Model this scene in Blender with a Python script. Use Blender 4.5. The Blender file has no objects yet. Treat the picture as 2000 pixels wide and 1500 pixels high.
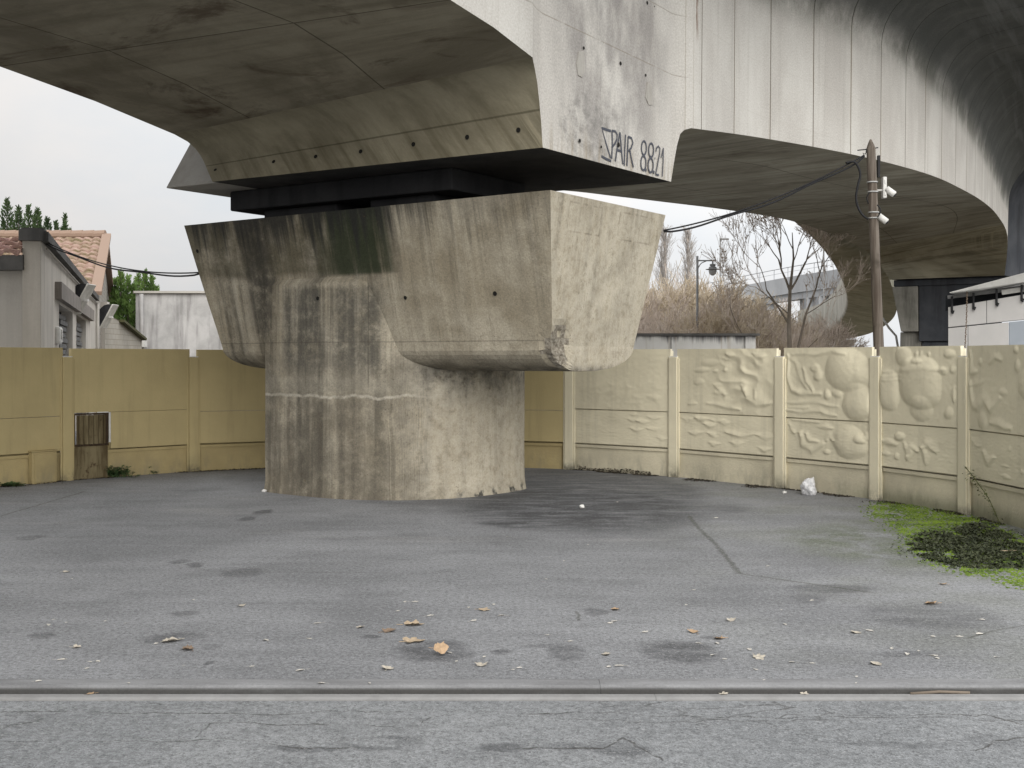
import bpy, bmesh, math, random
from mathutils import Vector, Matrix, noise as mnoise
R_ = math.radians
random.seed(7)
sc = bpy.context.scene
COL = sc.collection
F, CX, HY, CZ = 2300.0, 1000.0, 700.0, 1.85     # focal (px of a 2000 px wide frame), optical centre, horizon row, eye height

def P(px, py, d):
    return Vector(((px-CX)/F*d, d, CZ+(HY-py)/F*d))
def PZ(px, py, h):                 # point seen at (px,py) lying h metres above eye height
    d = F*h/(HY-py)
    return Vector(((px-CX)/F*d, d, CZ+h))
def G(px, py):                     # point of the ground
    d = F*CZ/(py-HY)
    return Vector(((px-CX)/F*d, d, 0))

# ------------------------------------------------------------------ node helper
class Mat:
    def __init__(s, name):
        s.m = bpy.data.materials.new(name); s.m.use_nodes = True
        s.nt = s.m.node_tree; s.b = s.nt.nodes['Principled BSDF']; s.L = s.nt.links
        s.b.inputs['Roughness'].default_value = .85
        s.b.inputs['Specular IOR Level'].default_value = .25
        s.tc = s.nt.nodes.new('ShaderNodeTexCoord'); s.geo = s.nt.nodes.new('ShaderNodeNewGeometry')
    def n(s, t): return s.nt.nodes.new('ShaderNode'+t)
    def put(s, sock, v):
        if isinstance(v, bpy.types.NodeSocket): s.L.new(v, sock)
        elif v is not None:
            if isinstance(v, (tuple, list)) and len(v) == 3 and sock.type == 'RGBA': v = (*v, 1)
            sock.default_value = v
    @property
    def obj(s): return s.tc.outputs['Object']
    @property
    def uv(s): return s.tc.outputs['UV']
    @property
    def pos(s): return s.geo.outputs['Position']
    def mp(s, v, scale=(1,1,1), loc=(0,0,0), rot=(0,0,0)):
        n = s.n('Mapping'); s.put(n.inputs['Vector'], v); n.inputs['Scale'].default_value = scale
        n.inputs['Location'].default_value = loc; n.inputs['Rotation'].default_value = rot
        return n.outputs[0]
    def noise(s, v, scale=1, detail=4, rough=.55, dist=0):
        n = s.n('TexNoise'); s.put(n.inputs['Vector'], v); n.inputs['Scale'].default_value = scale
        n.inputs['Detail'].default_value = detail; n.inputs['Roughness'].default_value = rough
        n.inputs['Distortion'].default_value = dist
        return n.outputs[0]
    def vor(s, v, scale=1, feature='F1', out='Distance', rnd=1):
        n = s.n('TexVoronoi'); n.feature = feature; s.put(n.inputs['Vector'], v)
        n.inputs['Scale'].default_value = scale; n.inputs['Randomness'].default_value = rnd
        return n.outputs[out]
    def ss(s, x, a, b, lo=0, hi=1):           # smooth step
        n = s.n('MapRange'); n.interpolation_type = 'SMOOTHSTEP'; s.put(n.inputs['Value'], x)
        n.inputs['From Min'].default_value = a; n.inputs['From Max'].default_value = b
        n.inputs['To Min'].default_value = lo; n.inputs['To Max'].default_value = hi
        return n.outputs[0]
    def ma(s, op, a, b=None, c=None):
        n = s.n('Math'); n.operation = op; s.put(n.inputs[0], a)
        if b is not None: s.put(n.inputs[1], b)
        if c is not None: s.put(n.inputs[2], c)
        return n.outputs[0]
    def mul(s, *a):
        r = a[0]
        for b in a[1:]: r = s.ma('MULTIPLY', r, b)
        return r
    def mix(s, f, a, b, mode='MIX'):
        n = s.n('Mix'); n.data_type = 'RGBA'; n.blend_type = mode; n.clamp_factor = True
        s.put(n.inputs[0], f); s.put(n.inputs[6], a); s.put(n.inputs[7], b)
        return n.outputs[2]
    def sep(s, v):
        n = s.n('SeparateXYZ'); s.put(n.inputs[0], v); return n.outputs[0], n.outputs[1], n.outputs[2]
    def comb(s, x, y, z):
        n = s.n('CombineXYZ'); s.put(n.inputs[0], x); s.put(n.inputs[1], y); s.put(n.inputs[2], z); return n.outputs[0]
    def dist(s, v, p):
        n = s.n('VectorMath'); n.operation = 'DISTANCE'; s.put(n.inputs[0], v); n.inputs[1].default_value = p
        return n.outputs['Value']
    def warp(s, v, scale, amt):
        n = s.n('TexNoise'); s.put(n.inputs['Vector'], v); n.inputs['Scale'].default_value = scale; n.inputs['Detail'].default_value = 3
        a = s.n('VectorMath'); a.operation = 'SUBTRACT'; s.L.new(n.outputs['Color'], a.inputs[0]); a.inputs[1].default_value = (.5,.5,.5)
        b = s.n('VectorMath'); b.operation = 'SCALE'; s.L.new(a.outputs[0], b.inputs[0]); b.inputs['Scale'].default_value = amt
        c = s.n('VectorMath'); c.operation = 'ADD'; s.put(c.inputs[0], v); s.L.new(b.outputs[0], c.inputs[1])
        return c.outputs[0]
    def ell(s, x, y, cx, cy, rx, ry, a=1.0, b=.45):   # soft ellipse mask
        u = s.ma('DIVIDE', s.ma('SUBTRACT', x, cx), rx); v = s.ma('DIVIDE', s.ma('SUBTRACT', y, cy), ry)
        return s.ss(s.ma('ADD', s.mul(u, u), s.mul(v, v)), a, b)
    def seg(s, x, y, p, q, w, soft=1.6):              # soft line mask
        dx, dy = q[0]-p[0], q[1]-p[1]; l2 = dx*dx+dy*dy
        ax = s.ma('SUBTRACT', x, p[0]); ay = s.ma('SUBTRACT', y, p[1])
        t = s.ma('DIVIDE', s.ma('ADD', s.mul(ax, dx), s.mul(ay, dy)), l2)
        t = s.ma('MINIMUM', s.ma('MAXIMUM', t, 0.0), 1.0)
        ex = s.ma('SUBTRACT', ax, s.mul(t, dx)); ey = s.ma('SUBTRACT', ay, s.mul(t, dy))
        d = s.ma('SQRT', s.ma('ADD', s.mul(ex, ex), s.mul(ey, ey)))
        return s.ss(d, w*soft, w*.4)
    def mx(s, *a):
        r = a[0]
        for b in a[1:]: r = s.ma('MAXIMUM', r, b)
        return r
    def col(s, c): s.put(s.b.inputs['Base Color'], c)
    def bump(s, h, strength=.5, dist=.02, prev=None):
        n = s.n('Bump'); n.inputs['Strength'].default_value = strength; n.inputs['Distance'].default_value = dist
        s.put(n.inputs['Height'], h)
        if prev: s.L.new(prev, n.inputs['Normal'])
        s.L.new(n.outputs[0], s.b.inputs['Normal']); return n.outputs[0]

def simple(name, c, c2=None, scale=6, rough=.8, bump=.2, metal=0):
    m = Mat(name)
    f = m.noise(m.obj, scale, 6, .6)
    c2 = c2 or tuple(v*.72 for v in c)
    m.col(m.mix(m.ss(f, .3, .7), c2, c)); m.b.inputs['Roughness'].default_value = rough
    m.b.inputs['Metallic'].default_value = metal
    if bump: m.bump(m.noise(m.obj, scale*8, 5, .6), bump, .01)
    return m.m

# ------------------------------------------------------------------ mesh helper
def link(name, me, mat=None, parent=None, smooth=False):
    o = bpy.data.objects.new(name, me); COL.objects.link(o)
    if mat:
        for k in (mat if isinstance(mat, (list, tuple)) else [mat]): me.materials.append(k)
    if parent: o.parent = parent
    if smooth:
        for p in me.polygons: p.use_smooth = True
    return o
class MB:
    def __init__(s): s.v = []; s.f = []; s.uv = []; s.mi = []
    def add(s, vs, fs, mi=0, uvs=None):
        o = len(s.v); s.v += [tuple(v) for v in vs]
        for k, f in enumerate(fs):
            s.f.append([i+o for i in f]); s.mi.append(mi); s.uv.append(uvs[k] if uvs else None)
    def box(s, c, size, rz=0, mi=0, taper=1.0, M=None):
        x, y, z = size[0]/2, size[1]/2, size[2]/2; cr, sr = math.cos(rz), math.sin(rz); vs = []
        for dz in (-z, z):
            k = taper if dz > 0 else 1
            for a, b in ((-x,-y),(x,-y),(x,y),(-x,y)):
                a *= k; b *= k
                p = Vector((c[0]+a*cr-b*sr, c[1]+a*sr+b*cr, c[2]+dz))
                vs.append(M @ p if M else p)
        s.add(vs, [(3,2,1,0),(4,5,6,7),(0,1,5,4),(1,2,6,5),(2,3,7,6),(3,0,4,7)], mi)
    def beam(s, a, b, w, h, mi=0):               # box along a->b, w across (horizontal), h vertical
        a, b = Vector(a), Vector(b); d = (b-a).normalized()
        side = Vector((-d.y, d.x, 0)); side = side.normalized() if side.length > 1e-6 else Vector((1,0,0))
        up = d.cross(side)*-1
        vs = [q+side*sx*w/2+up*sz*h/2 for q in (a,b) for sx, sz in ((-1,-1),(1,-1),(1,1),(-1,1))]
        s.add(vs, [(0,1,2,3),(7,6,5,4),(0,4,5,1),(1,5,6,2),(2,6,7,3),(3,7,4,0)], mi)
    def tube(s, pts, rad, n=6, mi=0, cap=True):
        pts = [Vector(p) for p in pts]
        if not isinstance(rad, (list, tuple)): rad = [rad]*len(pts)
        rings = []; up = Vector((0.13,.21,1)).normalized()
        for i, p in enumerate(pts):
            d = (pts[min(i+1,len(pts)-1)]-pts[max(i-1,0)])
            d = d.normalized() if d.length > 1e-9 else Vector((0,0,1))
            a = d.cross(up)
            if a.length < .05: a = d.cross(Vector((1,.1,0)))
            a.normalize(); b = d.cross(a)
            rings.append([p+(a*math.cos(t)+b*math.sin(t))*rad[i] for t in [2*math.pi*k/n for k in range(n)]])
        vs = [v for r in rings for v in r]; fs = []
        for i in range(len(pts)-1):
            for k in range(n):
                fs.append((i*n+k, i*n+(k+1)%n, (i+1)*n+(k+1)%n, (i+1)*n+k))
        if cap: fs += [tuple(range(n-1,-1,-1)), tuple((len(pts)-1)*n+k for k in range(n))]
        s.add(vs, fs, mi)
    def lathe(s, prof, n=20, c=(0,0,0), mi=0, M=None):
        vs = []; fs = []
        for r, z in prof:
            for k in range(n):
                t = 2*math.pi*k/n
                p = Vector((c[0]+r*math.cos(t), c[1]+r*math.sin(t), c[2]+z)); vs.append(M @ p if M else p)
        for i in range(len(prof)-1):
            for k in range(n): fs.append((i*n+k, i*n+(k+1)%n, (i+1)*n+(k+1)%n, (i+1)*n+k))
        s.add(vs, fs, mi)
    def grid(s, rows, mi=0, uvrows=None):        # rows: list of lists of points
        nr, nc = len(rows), len(rows[0]); vs = [p for r in rows for p in r]; fs = []; uvs = []
        for i in range(nr-1):
            for j in range(nc-1):
                ix = ((i,j),(i,j+1),(i+1,j+1),(i+1,j)); fs.append([a*nc+b for a,b in ix])
                if uvrows: uvs.append([uvrows[a][b] for a,b in ix])
        s.add(vs, fs, mi, uvs if uvrows else None)
    def mesh(s, name):
        me = bpy.data.meshes.new(name); me.from_pydata(s.v, [], s.f); me.update()
        for p, k in zip(me.polygons, s.mi): p.material_index = k
        if any(u for u in s.uv):
            l = me.uv_layers.new(name='UVMap')
            for p, u in zip(me.polygons, s.uv):
                if u:
                    for li, q in zip(p.loop_indices, u): l.data[li].uv = q
        return me
    def build(s, name, mat, parent=None, smooth=False, bevel=0):
        o = link(name, s.mesh(name), mat, parent, smooth)
        if bevel:
            b = o.modifiers.new('b', 'BEVEL'); b.width = bevel; b.segments = 2; b.limit_method = 'ANGLE'; b.angle_limit = R_(50)
        return o
def tag(o, label=None, cat=None, group=None, kind=None):
    if label: o['label'] = label
    if cat: o['category'] = cat
    if group: o['group'] = group
    if kind: o['kind'] = kind
    return o
def thing(name, loc, label, cat, group=None, rz=0):
    o = bpy.data.objects.new(name, None); COL.objects.link(o); o.location = loc; o.rotation_euler = (0,0,rz)
    o.empty_display_size = .3
    bpy.context.view_layer.update()
    return tag(o, label, cat, group)
def world_child(o, root):                        # child built in world coordinates under a placed root
    o.parent = root
    o.matrix_parent_inverse = (Matrix.Translation(root.location) @ Matrix.Rotation(root.rotation_euler.z, 4, 'Z')).inverted()
    return o
def copy_tree(o, parent=None):
    c = o.copy(); COL.objects.link(c)
    if parent: c.parent = parent
    for ch in list(o.children): copy_tree(ch, c)
    return c
def struct(o): o['kind'] = 'structure'; return o
def catmull(pts, sub):
    out = []; n = len(pts)
    for i in range(n-1):
        p0, p1, p2, p3 = pts[max(i-1,0)], pts[i], pts[i+1], pts[min(i+2,n-1)]
        for k in range(sub):
            t = k/sub
            out.append(.5*((2*p1)+(p2-p0)*t+(2*p0-5*p1+4*p2-p3)*t*t+(3*p1-p0-3*p2+p3)*t**3))
    out.append(pts[-1]); return out
V = Vector

# ================================================================== materials
def concrete_pier():
    m = Mat('pier_concrete'); x, y, z = m.sep(m.obj)
    o = m.obj; nx_ = m.sep(m.tc.outputs['Normal'])[0]
    side = m.ss(m.ma('ABSOLUTE', nx_), .55, .8)                        # 1 on the end faces
    q = m.ma('ADD', m.mul(x, m.ma('SUBTRACT', 1.0, side)), m.mul(side, m.ma('ADD', y, 11.0)))
    def S(fx, fz, off, d=6, r=.62): return m.noise(m.comb(m.mul(q, fx), off, m.mul(z, fz)), 1.0, d, r, .08)
    grain = m.noise(o, 42, 5, .78); mott = m.noise(o, 9, 6, .72); big = m.noise(o, .7, 5, .62, .4); mid = m.noise(o, 2.4, 6, .68)
    c = m.mix(m.ss(big, .36, .64), (.355,.32,.255), (.50,.465,.395))
    c = m.mix(m.mul(m.ss(mid, .46, .7), .5), c, (.27,.235,.175))
    c = m.mix(m.mul(m.ss(mott, .5, .72), .35), c, (.22,.195,.15))
    s1, s2, s3 = S(2.2,.12,1), S(8,.22,4), S(22,.5,9,4)
    brk = m.ss(m.noise(o, 5, 6, .75), .28, .6, .3, 1.0)
    left = m.ss(x, -1.9, -3.2); wing = m.ss(x, -4.75, -4.95); head = m.ss(z, 1.0, 1.04); hi = m.ss(z, .75, 1.9)
    # long grime bands
    c = m.mix(m.mul(m.ss(s1, .42, .62), brk, m.ma('ADD', .24, m.mul(left, .62))), c, (.08,.074,.062))
    c = m.mix(m.mul(m.ss(s2, .46, .66), brk, m.ma('ADD', m.ma('ADD', .18, m.mul(left, .4)), m.mul(hi, .3))), c, (.075,.069,.058))
    c = m.mix(m.mul(m.ss(s3, .5, .7), m.ss(mid, .35, .6), .35), c, (.12,.108,.085))
    c = m.mix(m.mul(m.ss(S(5,.15,14), .55, .72), .42), c, (.56,.53,.465))
    # olive-brown damp field above the shaft
    ol = m.mul(m.ss(x, -2.4, -2.7), m.ss(z, 1.08, 1.2), m.ss(m.noise(o, 2.0, 6, .7), .28, .6))
    c = m.mix(m.mul(ol, .72), c, (.085,.078,.052))
    # algae strip under the leaking joint
    al = m.mul(m.ss(x, -2.42, -2.62), m.ss(x, -4.0, -3.4), m.ss(z, 1.07, 1.13), m.ss(m.noise(m.comb(m.mul(q, 6), 2.0, m.mul(z, .5)), 1, 6, .65), .26, .52))
    c = m.mix(m.mul(al, .86), c, (.026,.038,.020))
    # black run-off under the joint, shorter streaks towards the right
    ro = m.ma('ADD', z, m.mul(m.ma('SUBTRACT', S(7,.1,21,5), .5), 2.2))
    c = m.mix(m.mul(m.ss(ro, 1.5, 2.0), m.ss(x, -.9, -2.6, .35, 1), m.ma('SUBTRACT', 1.0, m.mul(side, .75)), .85), c, (.028,.029,.03))
    c = m.mix(m.mul(m.ss(x, -4.62, -4.8), m.ss(x, -5.5, -5.05), m.ss(z, -.1, .6), brk, .72), c, (.045,.043,.04))
    # shaft: dark upper field, pale band, browner foot
    dk = m.mul(m.ss(z, -.34, .0), m.ss(z, 1.0, .9), m.ss(x, -2.75, -2.95), m.ss(x, -4.6, -4.3), m.ss(S(3.2,.1,31), .30, .56), brk)
    c = m.mix(m.mul(dk, .8), c, (.085,.083,.077))
    wz = m.ma('ADD', z, m.mul(m.ma('SUBTRACT', m.noise(m.mp(o, (2.2,2.2,.2)), 1, 7, .68), .5), .20))
    band = m.mul(m.ss(m.ma('ABSOLUTE', m.ma('ADD', wz, .36)), .16, .05), m.ss(x, -1.9, -2.8))
    c = m.mix(m.mul(band, .4), c, (.45,.43,.375))
    line = m.mul(m.ss(m.ma('ABSOLUTE', m.ma('ADD', wz, .50)), .030, .006), m.ss(x, -2.2, -2.7), m.ss(m.noise(o, 9, 5, .7), .30, .5, .25, 1))
    c = m.mix(m.mul(line, .8), c, (.64,.61,.55))
    lo = m.mul(m.ss(z, -.52, -.62), m.ss(x, -2.6, -3.2), m.ss(x, -4.75, -4.4), m.ss(S(3.6,.1,37), .40, .6), brk)
    c = m.mix(m.mul(lo, .7), c, (.105,.092,.075))
    # soot under the head where the shaft meets it
    un = m.mul(m.ss(z, -.75, -.2), m.ss(z, -.05, -.16), m.ss(x, -2.75, -2.3), m.ss(m.noise(o, 4, 6, .7), .3, .6))
    c = m.mix(m.mul(un, .8), c, (.05,.048,.044))
    lip = m.mul(m.ss(z, .16, -.08), m.ss(x, -.3, -1.6), m.ss(mid, .3, .6)); c = m.mix(m.mul(lip, .5, m.ss(y, .9, .6)), c, (.13,.122,.108))
    # end face: faint olive cloud, two filled pockets near the top
    cl = m.mul(side, m.ell(y, z, 1.7, .75, .75, .8, 1.1, .2), m.ss(m.noise(o, 2.6, 6, .7), .4, .64)); c = m.mix(m.mul(cl, .45), c, (.19,.175,.14))
    for a, b in ((.45,1.2),(1.65,2.5)):
        ey = m.ma('SUBTRACT', m.ma('ABSOLUTE', m.ma('SUBTRACT', y, (a+b)/2)), (b-a)/2); ez = m.ma('SUBTRACT', m.ma('ABSOLUTE', m.ma('SUBTRACT', z, 1.68)), .17)
        e = m.ma('MAXIMUM', ey, ez); c = m.mix(m.mul(m.ss(m.ma('ABSOLUTE', e), .016, .004), side, m.ss(m.noise(o, 6, 4), .38, .55), .6), c, (.12,.10,.07))
        c = m.mix(m.mul(m.ss(e, .0, -.03), side, m.ss(mott, .4, .6), .35), c, (.34,.315,.26))
    # board joints
    jn = m.mx(m.ss(m.ma('ABSOLUTE', m.ma('ADD', x, 2.98)), .011, .003), m.ss(m.ma('ABSOLUTE', m.ma('ADD', x, 3.95)), .008, .002))
    c = m.mix(m.mul(jn, .5, m.ss(z, 1.02, .95), m.ss(z, -.45, -.3)), c, (.07,.065,.055))
    jz = m.ss(m.ma('ABSOLUTE', m.ma('SUBTRACT', z, .215)), .012, .003)
    c = m.mix(m.mul(jz, .4, m.ss(y, .5, .42)), c, (.08,.07,.06))
    c = m.mix(m.mul(m.ss(z, -1.6, -1.86), .45, m.ss(mid, .3, .6)), c, (.15,.135,.11))
    soot = m.mul(m.ss(z, -1.68, -1.80), m.ss(x, -2.22, -2.08), m.ss(m.noise(o, 5, 5), .50, .58), m.ss(z, -1.72, -1.8)); c = m.mix(soot, c, (.02,.02,.02))
    fr = m.mul(m.ss(m.noise(o, 16, 6, .8), .60, .70), m.ss(m.noise(o, 1.3, 4), .46, .6)); c = m.mix(m.mul(fr, .7), c, (.12,.08,.045))
    pm = m.mul(m.ss(m.vor(o, 24), .17, .08), m.ss(m.noise(o, 3, 3), .45, .6)); c = m.mix(m.mul(pm, .8), c, (.055,.05,.04))
    c = m.mix(.42, c, m.mix(m.ss(grain, .25, .75), (.24,.23,.21), (.78,.76,.72)), 'OVERLAY')
    c = m.mix(m.mul(side, m.ss(mott, .7, .35), .35), c, (.58,.55,.485))  # end faces lightened: light from the right painted in
    c = m.mix(1.0, c, (.955,.935,.885), 'MULTIPLY')
    m.col(c); m.b.inputs['Roughness'].default_value = .9
    h = m.ma('ADD', m.mul(m.noise(o, 26, 6, .75), .7), m.ma('ADD', m.mul(m.noise(o, 3, 4), .9), m.ma('ADD', m.mul(pm, -.8), m.mul(s2, .3))))
    m.bump(h, .6, .018)
    return m.m
def concrete_web():
    m = Mat('wall_concrete'); o = m.uv; u, v, _ = m.sep(o)
    n1 = m.noise(m.mp(o, (.9,.35,1)), 1, 5, .6)
    c = m.mix(m.ss(n1, .35, .68), (.50,.48,.45), (.62,.605,.57))
    st = m.noise(m.mp(o, (7,.18,1)), 1, 6, .6)
    c = m.mix(m.mul(m.ss(st, .52, .75), .28), c, (.30,.28,.245))
    # each cast segment has its own tone
    cell = m.ma('FLOOR', m.ma('DIVIDE', u, 1.3)); tone = m.n('TexWhiteNoise'); tone.noise_dimensions = '1D'; m.put(tone.inputs['W'], cell)
    c = m.mix(m.mul(tone.outputs[0], .15), c, (.42,.405,.38))
    fr = m.ma('ABSOLUTE', m.ma('SUBTRACT', m.ma('FRACT', m.ma('DIVIDE', u, 1.3)), .5))
    seam = m.mul(m.ss(fr, .487, .496), m.ss(u, 2.9, 3.1))      # only past the pier segment
    rust = m.mul(m.ss(fr, .45, .5), m.ss(m.noise(m.mp(o, (5,.5,1)), 1, 5), .45, .62), m.ss(u, 2.9, 3.1))
    c = m.mix(m.mul(rust, .35), c, (.36,.28,.17))
    # greyish-violet soiling on the pier segment
    zz = m.ell(u, v, 1.6, 1.7, 1.6, 2.1, 1.2, .2)
    c = m.mix(m.mul(zz, m.ss(m.noise(m.mp(o, (1.4,.6,1)), 1, 6, .65), .35, .6), .75), c, (.235,.222,.215))
    c = m.mix(m.mul(m.ell(u, v, 1.1, .35, .9, .55), m.ss(m.noise(o, 5, 5, .7), .4, .65), .55), c, (.16,.155,.148))
    # rusty vertical joint right of the segment
    jw = m.ma('ADD', u, m.mul(m.ma('SUBTRACT', m.noise(o, 5, 4), .5), .1))
    j = m.mul(m.ss(m.ma('ABSOLUTE', m.ma('SUBTRACT', jw, 3.72)), .07, .01), m.ss(v, 1.9, 2.3), m.ss(m.noise(m.mp(o, (9,2,1)), 1, 5), .4, .55))
    c = m.mix(m.mul(j, .8), c, (.17,.10,.065))
    j2 = m.mx(m.ss(m.ma('ABSOLUTE', m.ma('SUBTRACT', u, 3.60)), .014, .003), m.ss(m.ma('ABSOLUTE', m.ma('SUBTRACT', u, 3.42)), .010, .003))
    c = m.mix(m.mul(j2, .5), c, (.25,.21,.15))
    # faint sloped pour lines
    dl = m.ma('ADD', v, m.mul(u, .02))
    pl = m.mx(m.ss(m.ma('ABSOLUTE', m.ma('SUBTRACT', dl, 1.52)), .012, .002), m.ss(m.ma('ABSOLUTE', m.ma('SUBTRACT', dl, 2.35)), .010, .002))
    c = m.mix(m.mul(pl, .5, m.ss(m.noise(o, 2, 3), .35, .5), m.ss(u, 3.5, 3.3)), c, (.2,.17,.13))
    c = m.mix(m.mul(pl, .12), c, (.3,.27,.22))
    # brown run-off along the foot of the wall
    c = m.mix(m.mul(m.ss(v, .5, 0), m.ss(m.noise(m.mp(o, (9,1.0,1)), 1, 5), .42, .66), .5), c, (.25,.2,.13))
    c = m.mix(m.mul(m.ss(u, -1.2, -3.5), m.ss(v, .9, .0), m.ss(m.noise(m.mp(o, (8,1.2,1)), 1, 5), .4, .6), .6), c, (.2,.13,.075))
    c = m.mix(seam, c, (.13,.11,.085))
    # shade below the slab, painted green-black where the wall turns into it
    slab_shade = m.mul(m.ss(v, 2.9, 3.6), m.ss(m.noise(m.mp(o, (1.1,.7,1)), 1, 7, .7), .26, .6))
    c = m.mix(m.mul(slab_shade, .8), c, (.10,.105,.085))
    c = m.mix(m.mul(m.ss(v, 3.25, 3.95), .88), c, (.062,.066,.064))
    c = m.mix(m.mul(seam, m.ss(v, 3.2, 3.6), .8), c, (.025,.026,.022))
    str2 = m.noise(m.mp(o, (.35,5,1)), 1, 5)
    c = m.mix(m.mul(m.ss(v, 4.5, 5), m.ss(str2, .45, .65), .4), c, (.19,.195,.2))
    pore = m.mul(m.ss(m.vor(o, 9), .06, .03), m.ss(m.noise(o, 1.3, 3), .5, .6))
    c = m.mix(m.mul(pore, .8), c, (.12,.10,.08))
    frk = m.mul(m.ss(m.noise(o, 11, 6, .8), .60, .70), m.ss(m.noise(o, .9, 4), .48, .6)); c = m.mix(m.mul(frk, .5), c, (.22,.16,.10))
    c = m.mix(.5, c, m.mix(m.ss(m.noise(o, 38, 5, .78), .25, .75), (.28,.27,.26), (.72,.71,.69)), 'OVERLAY')
    m.col(c); m.b.inputs['Roughness'].default_value = .9
    m.bump(m.ma('ADD', m.ma('ADD', m.mul(m.noise(o, 18, 6, .7), .5), m.mul(m.noise(m.mp(o, (4,.4,1)), 1, 4), .5)), m.mul(seam, -1.2)), .35, .015)
    return m.m
def concrete_soffit(boards_lit=False):
    m = Mat('soffit_concrete'); o = m.uv; u, v, _ = m.sep(o)
    n1 = m.noise(o, .55, 6, .65, .5); n2 = m.noise(m.mp(o, (3.5,.35,1)), 1, 6, .62)
    c = m.mix(m.ss(n1, .35, .65), (.195,.182,.15), (.325,.31,.265)) if not boards_lit else m.mix(m.ss(n1, .35, .65), (.31,.295,.255), (.44,.425,.38))  # the flag's lighter base stands in for bounce light under the second span
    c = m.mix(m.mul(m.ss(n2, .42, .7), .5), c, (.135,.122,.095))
    c = m.mix(m.mul(m.ss(m.noise(m.mp(o, (.8,.5,1), (5,3,0)), 1, 6, .7, 1.0), .52, .68), .35 if boards_lit else .75), c, (.07,.048,.034))
    a = m.ss(m.ma('ABSOLUTE', m.ma('SUBTRACT', m.ma('FRACT', m.ma('DIVIDE', u, 2.6)), .5)), .494, .499)
    b = m.ss(m.ma('ABSOLUTE', m.ma('SUBTRACT', m.ma('FRACT', m.ma('ADD', m.ma('DIVIDE', v, 2.3), .36)), .5)), .494, .499)
    c = m.mix(m.mul(m.mx(a, b), .8), c, (.05,.042,.03))
    c = m.mix(.4, c, m.mix(m.noise(o, 25, 6, .75), (.25,.23,.2), (.6,.58,.54)), 'OVERLAY')
    c = m.mix(1.0, c, (.98,.965,.91) if boards_lit else (1.02,.985,.90), 'MULTIPLY')
    m.col(c); m.b.inputs['Roughness'].default_value = .95
    m.bump(m.ma('ADD', m.noise(o, 12, 6, .7), m.mul(m.mx(a, b), -1)), .4, .015)
    return m.m
def concrete_fillet(boards_lit=False):
    m = Mat('haunch_concrete'); o = m.uv; u, v, _ = m.sep(o)
    n1 = m.noise(m.mp(o, (.7,.9,1)), 1, 6, .65, .3)
    c = m.mix(m.ss(n1, .35, .65), (.20,.185,.145), (.345,.325,.265)) if not boards_lit else m.mix(m.ss(n1, .35, .65), (.36,.345,.29), (.50,.48,.41))
    st = m.noise(m.mp(o, (4.5,.3,1) if boards_lit else (.25,4.5,1)), 1, 6, .62)
    c = m.mix(m.mul(m.ss(st, .46, .66), .6 if boards_lit else m.ss(u, .25, .8, .12, .6)), c, (.105,.092,.06))
    c = m.mix(m.mul(m.ss(u, .55, .75), m.ss(v, 4.5, 5.6), m.ss(m.noise(m.mp(o, (.2,9,1)), 1, 5), .5, .6), .6), c, (.5,.46,.37))
    ln = m.ss(m.ma('ABSOLUTE', m.ma('SUBTRACT', u, .62)), .016, .004)
    c = m.mix(m.mul(ln, .6), c, (.06,.055,.035))
    c = m.mix(.4, c, m.mix(m.noise(o, 30, 6, .75), (.25,.23,.2), (.6,.58,.54)), 'OVERLAY')
    c = m.mix(1.0, c, (1.0,.975,.885), 'MULTIPLY')
    m.col(c); m.b.inputs['Roughness'].default_value = .92
    m.bump(m.noise(o, 14, 6, .7), .4, .015)
    return m.m
def plain_concrete(name, c1, c2, dark, amt=.5, sc=1.0):
    m = Mat(name); o = m.obj
    c = m.mix(m.ss(m.noise(o, .8*sc, 6, .65, .3), .35, .65), c2, c1)
    c = m.mix(m.mul(m.ss(m.noise(m.mp(o, (3*sc,3*sc,.3*sc)), 1, 6, .62), .45, .68), amt), c, dark)
    c = m.mix(.35, c, m.mix(m.noise(o, 30, 5, .7), (.3,.29,.27), (.6,.59,.57)), 'OVERLAY')
    m.col(c); m.b.inputs['Roughness'].default_value = .9; m.bump(m.noise(o, 20*sc, 6, .7), .4, .012)
    return m.m
def chip_mat():
    m = Mat('broken_concrete'); o = m.obj
    c = m.mix(m.ss(m.noise(o, 22, 6, .7), .35, .65), (.20,.17,.13), (.44,.40,.33)); m.col(c)
    m.bump(m.noise(o, 26, 6, .75), 1.0, .05); return m.m
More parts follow.
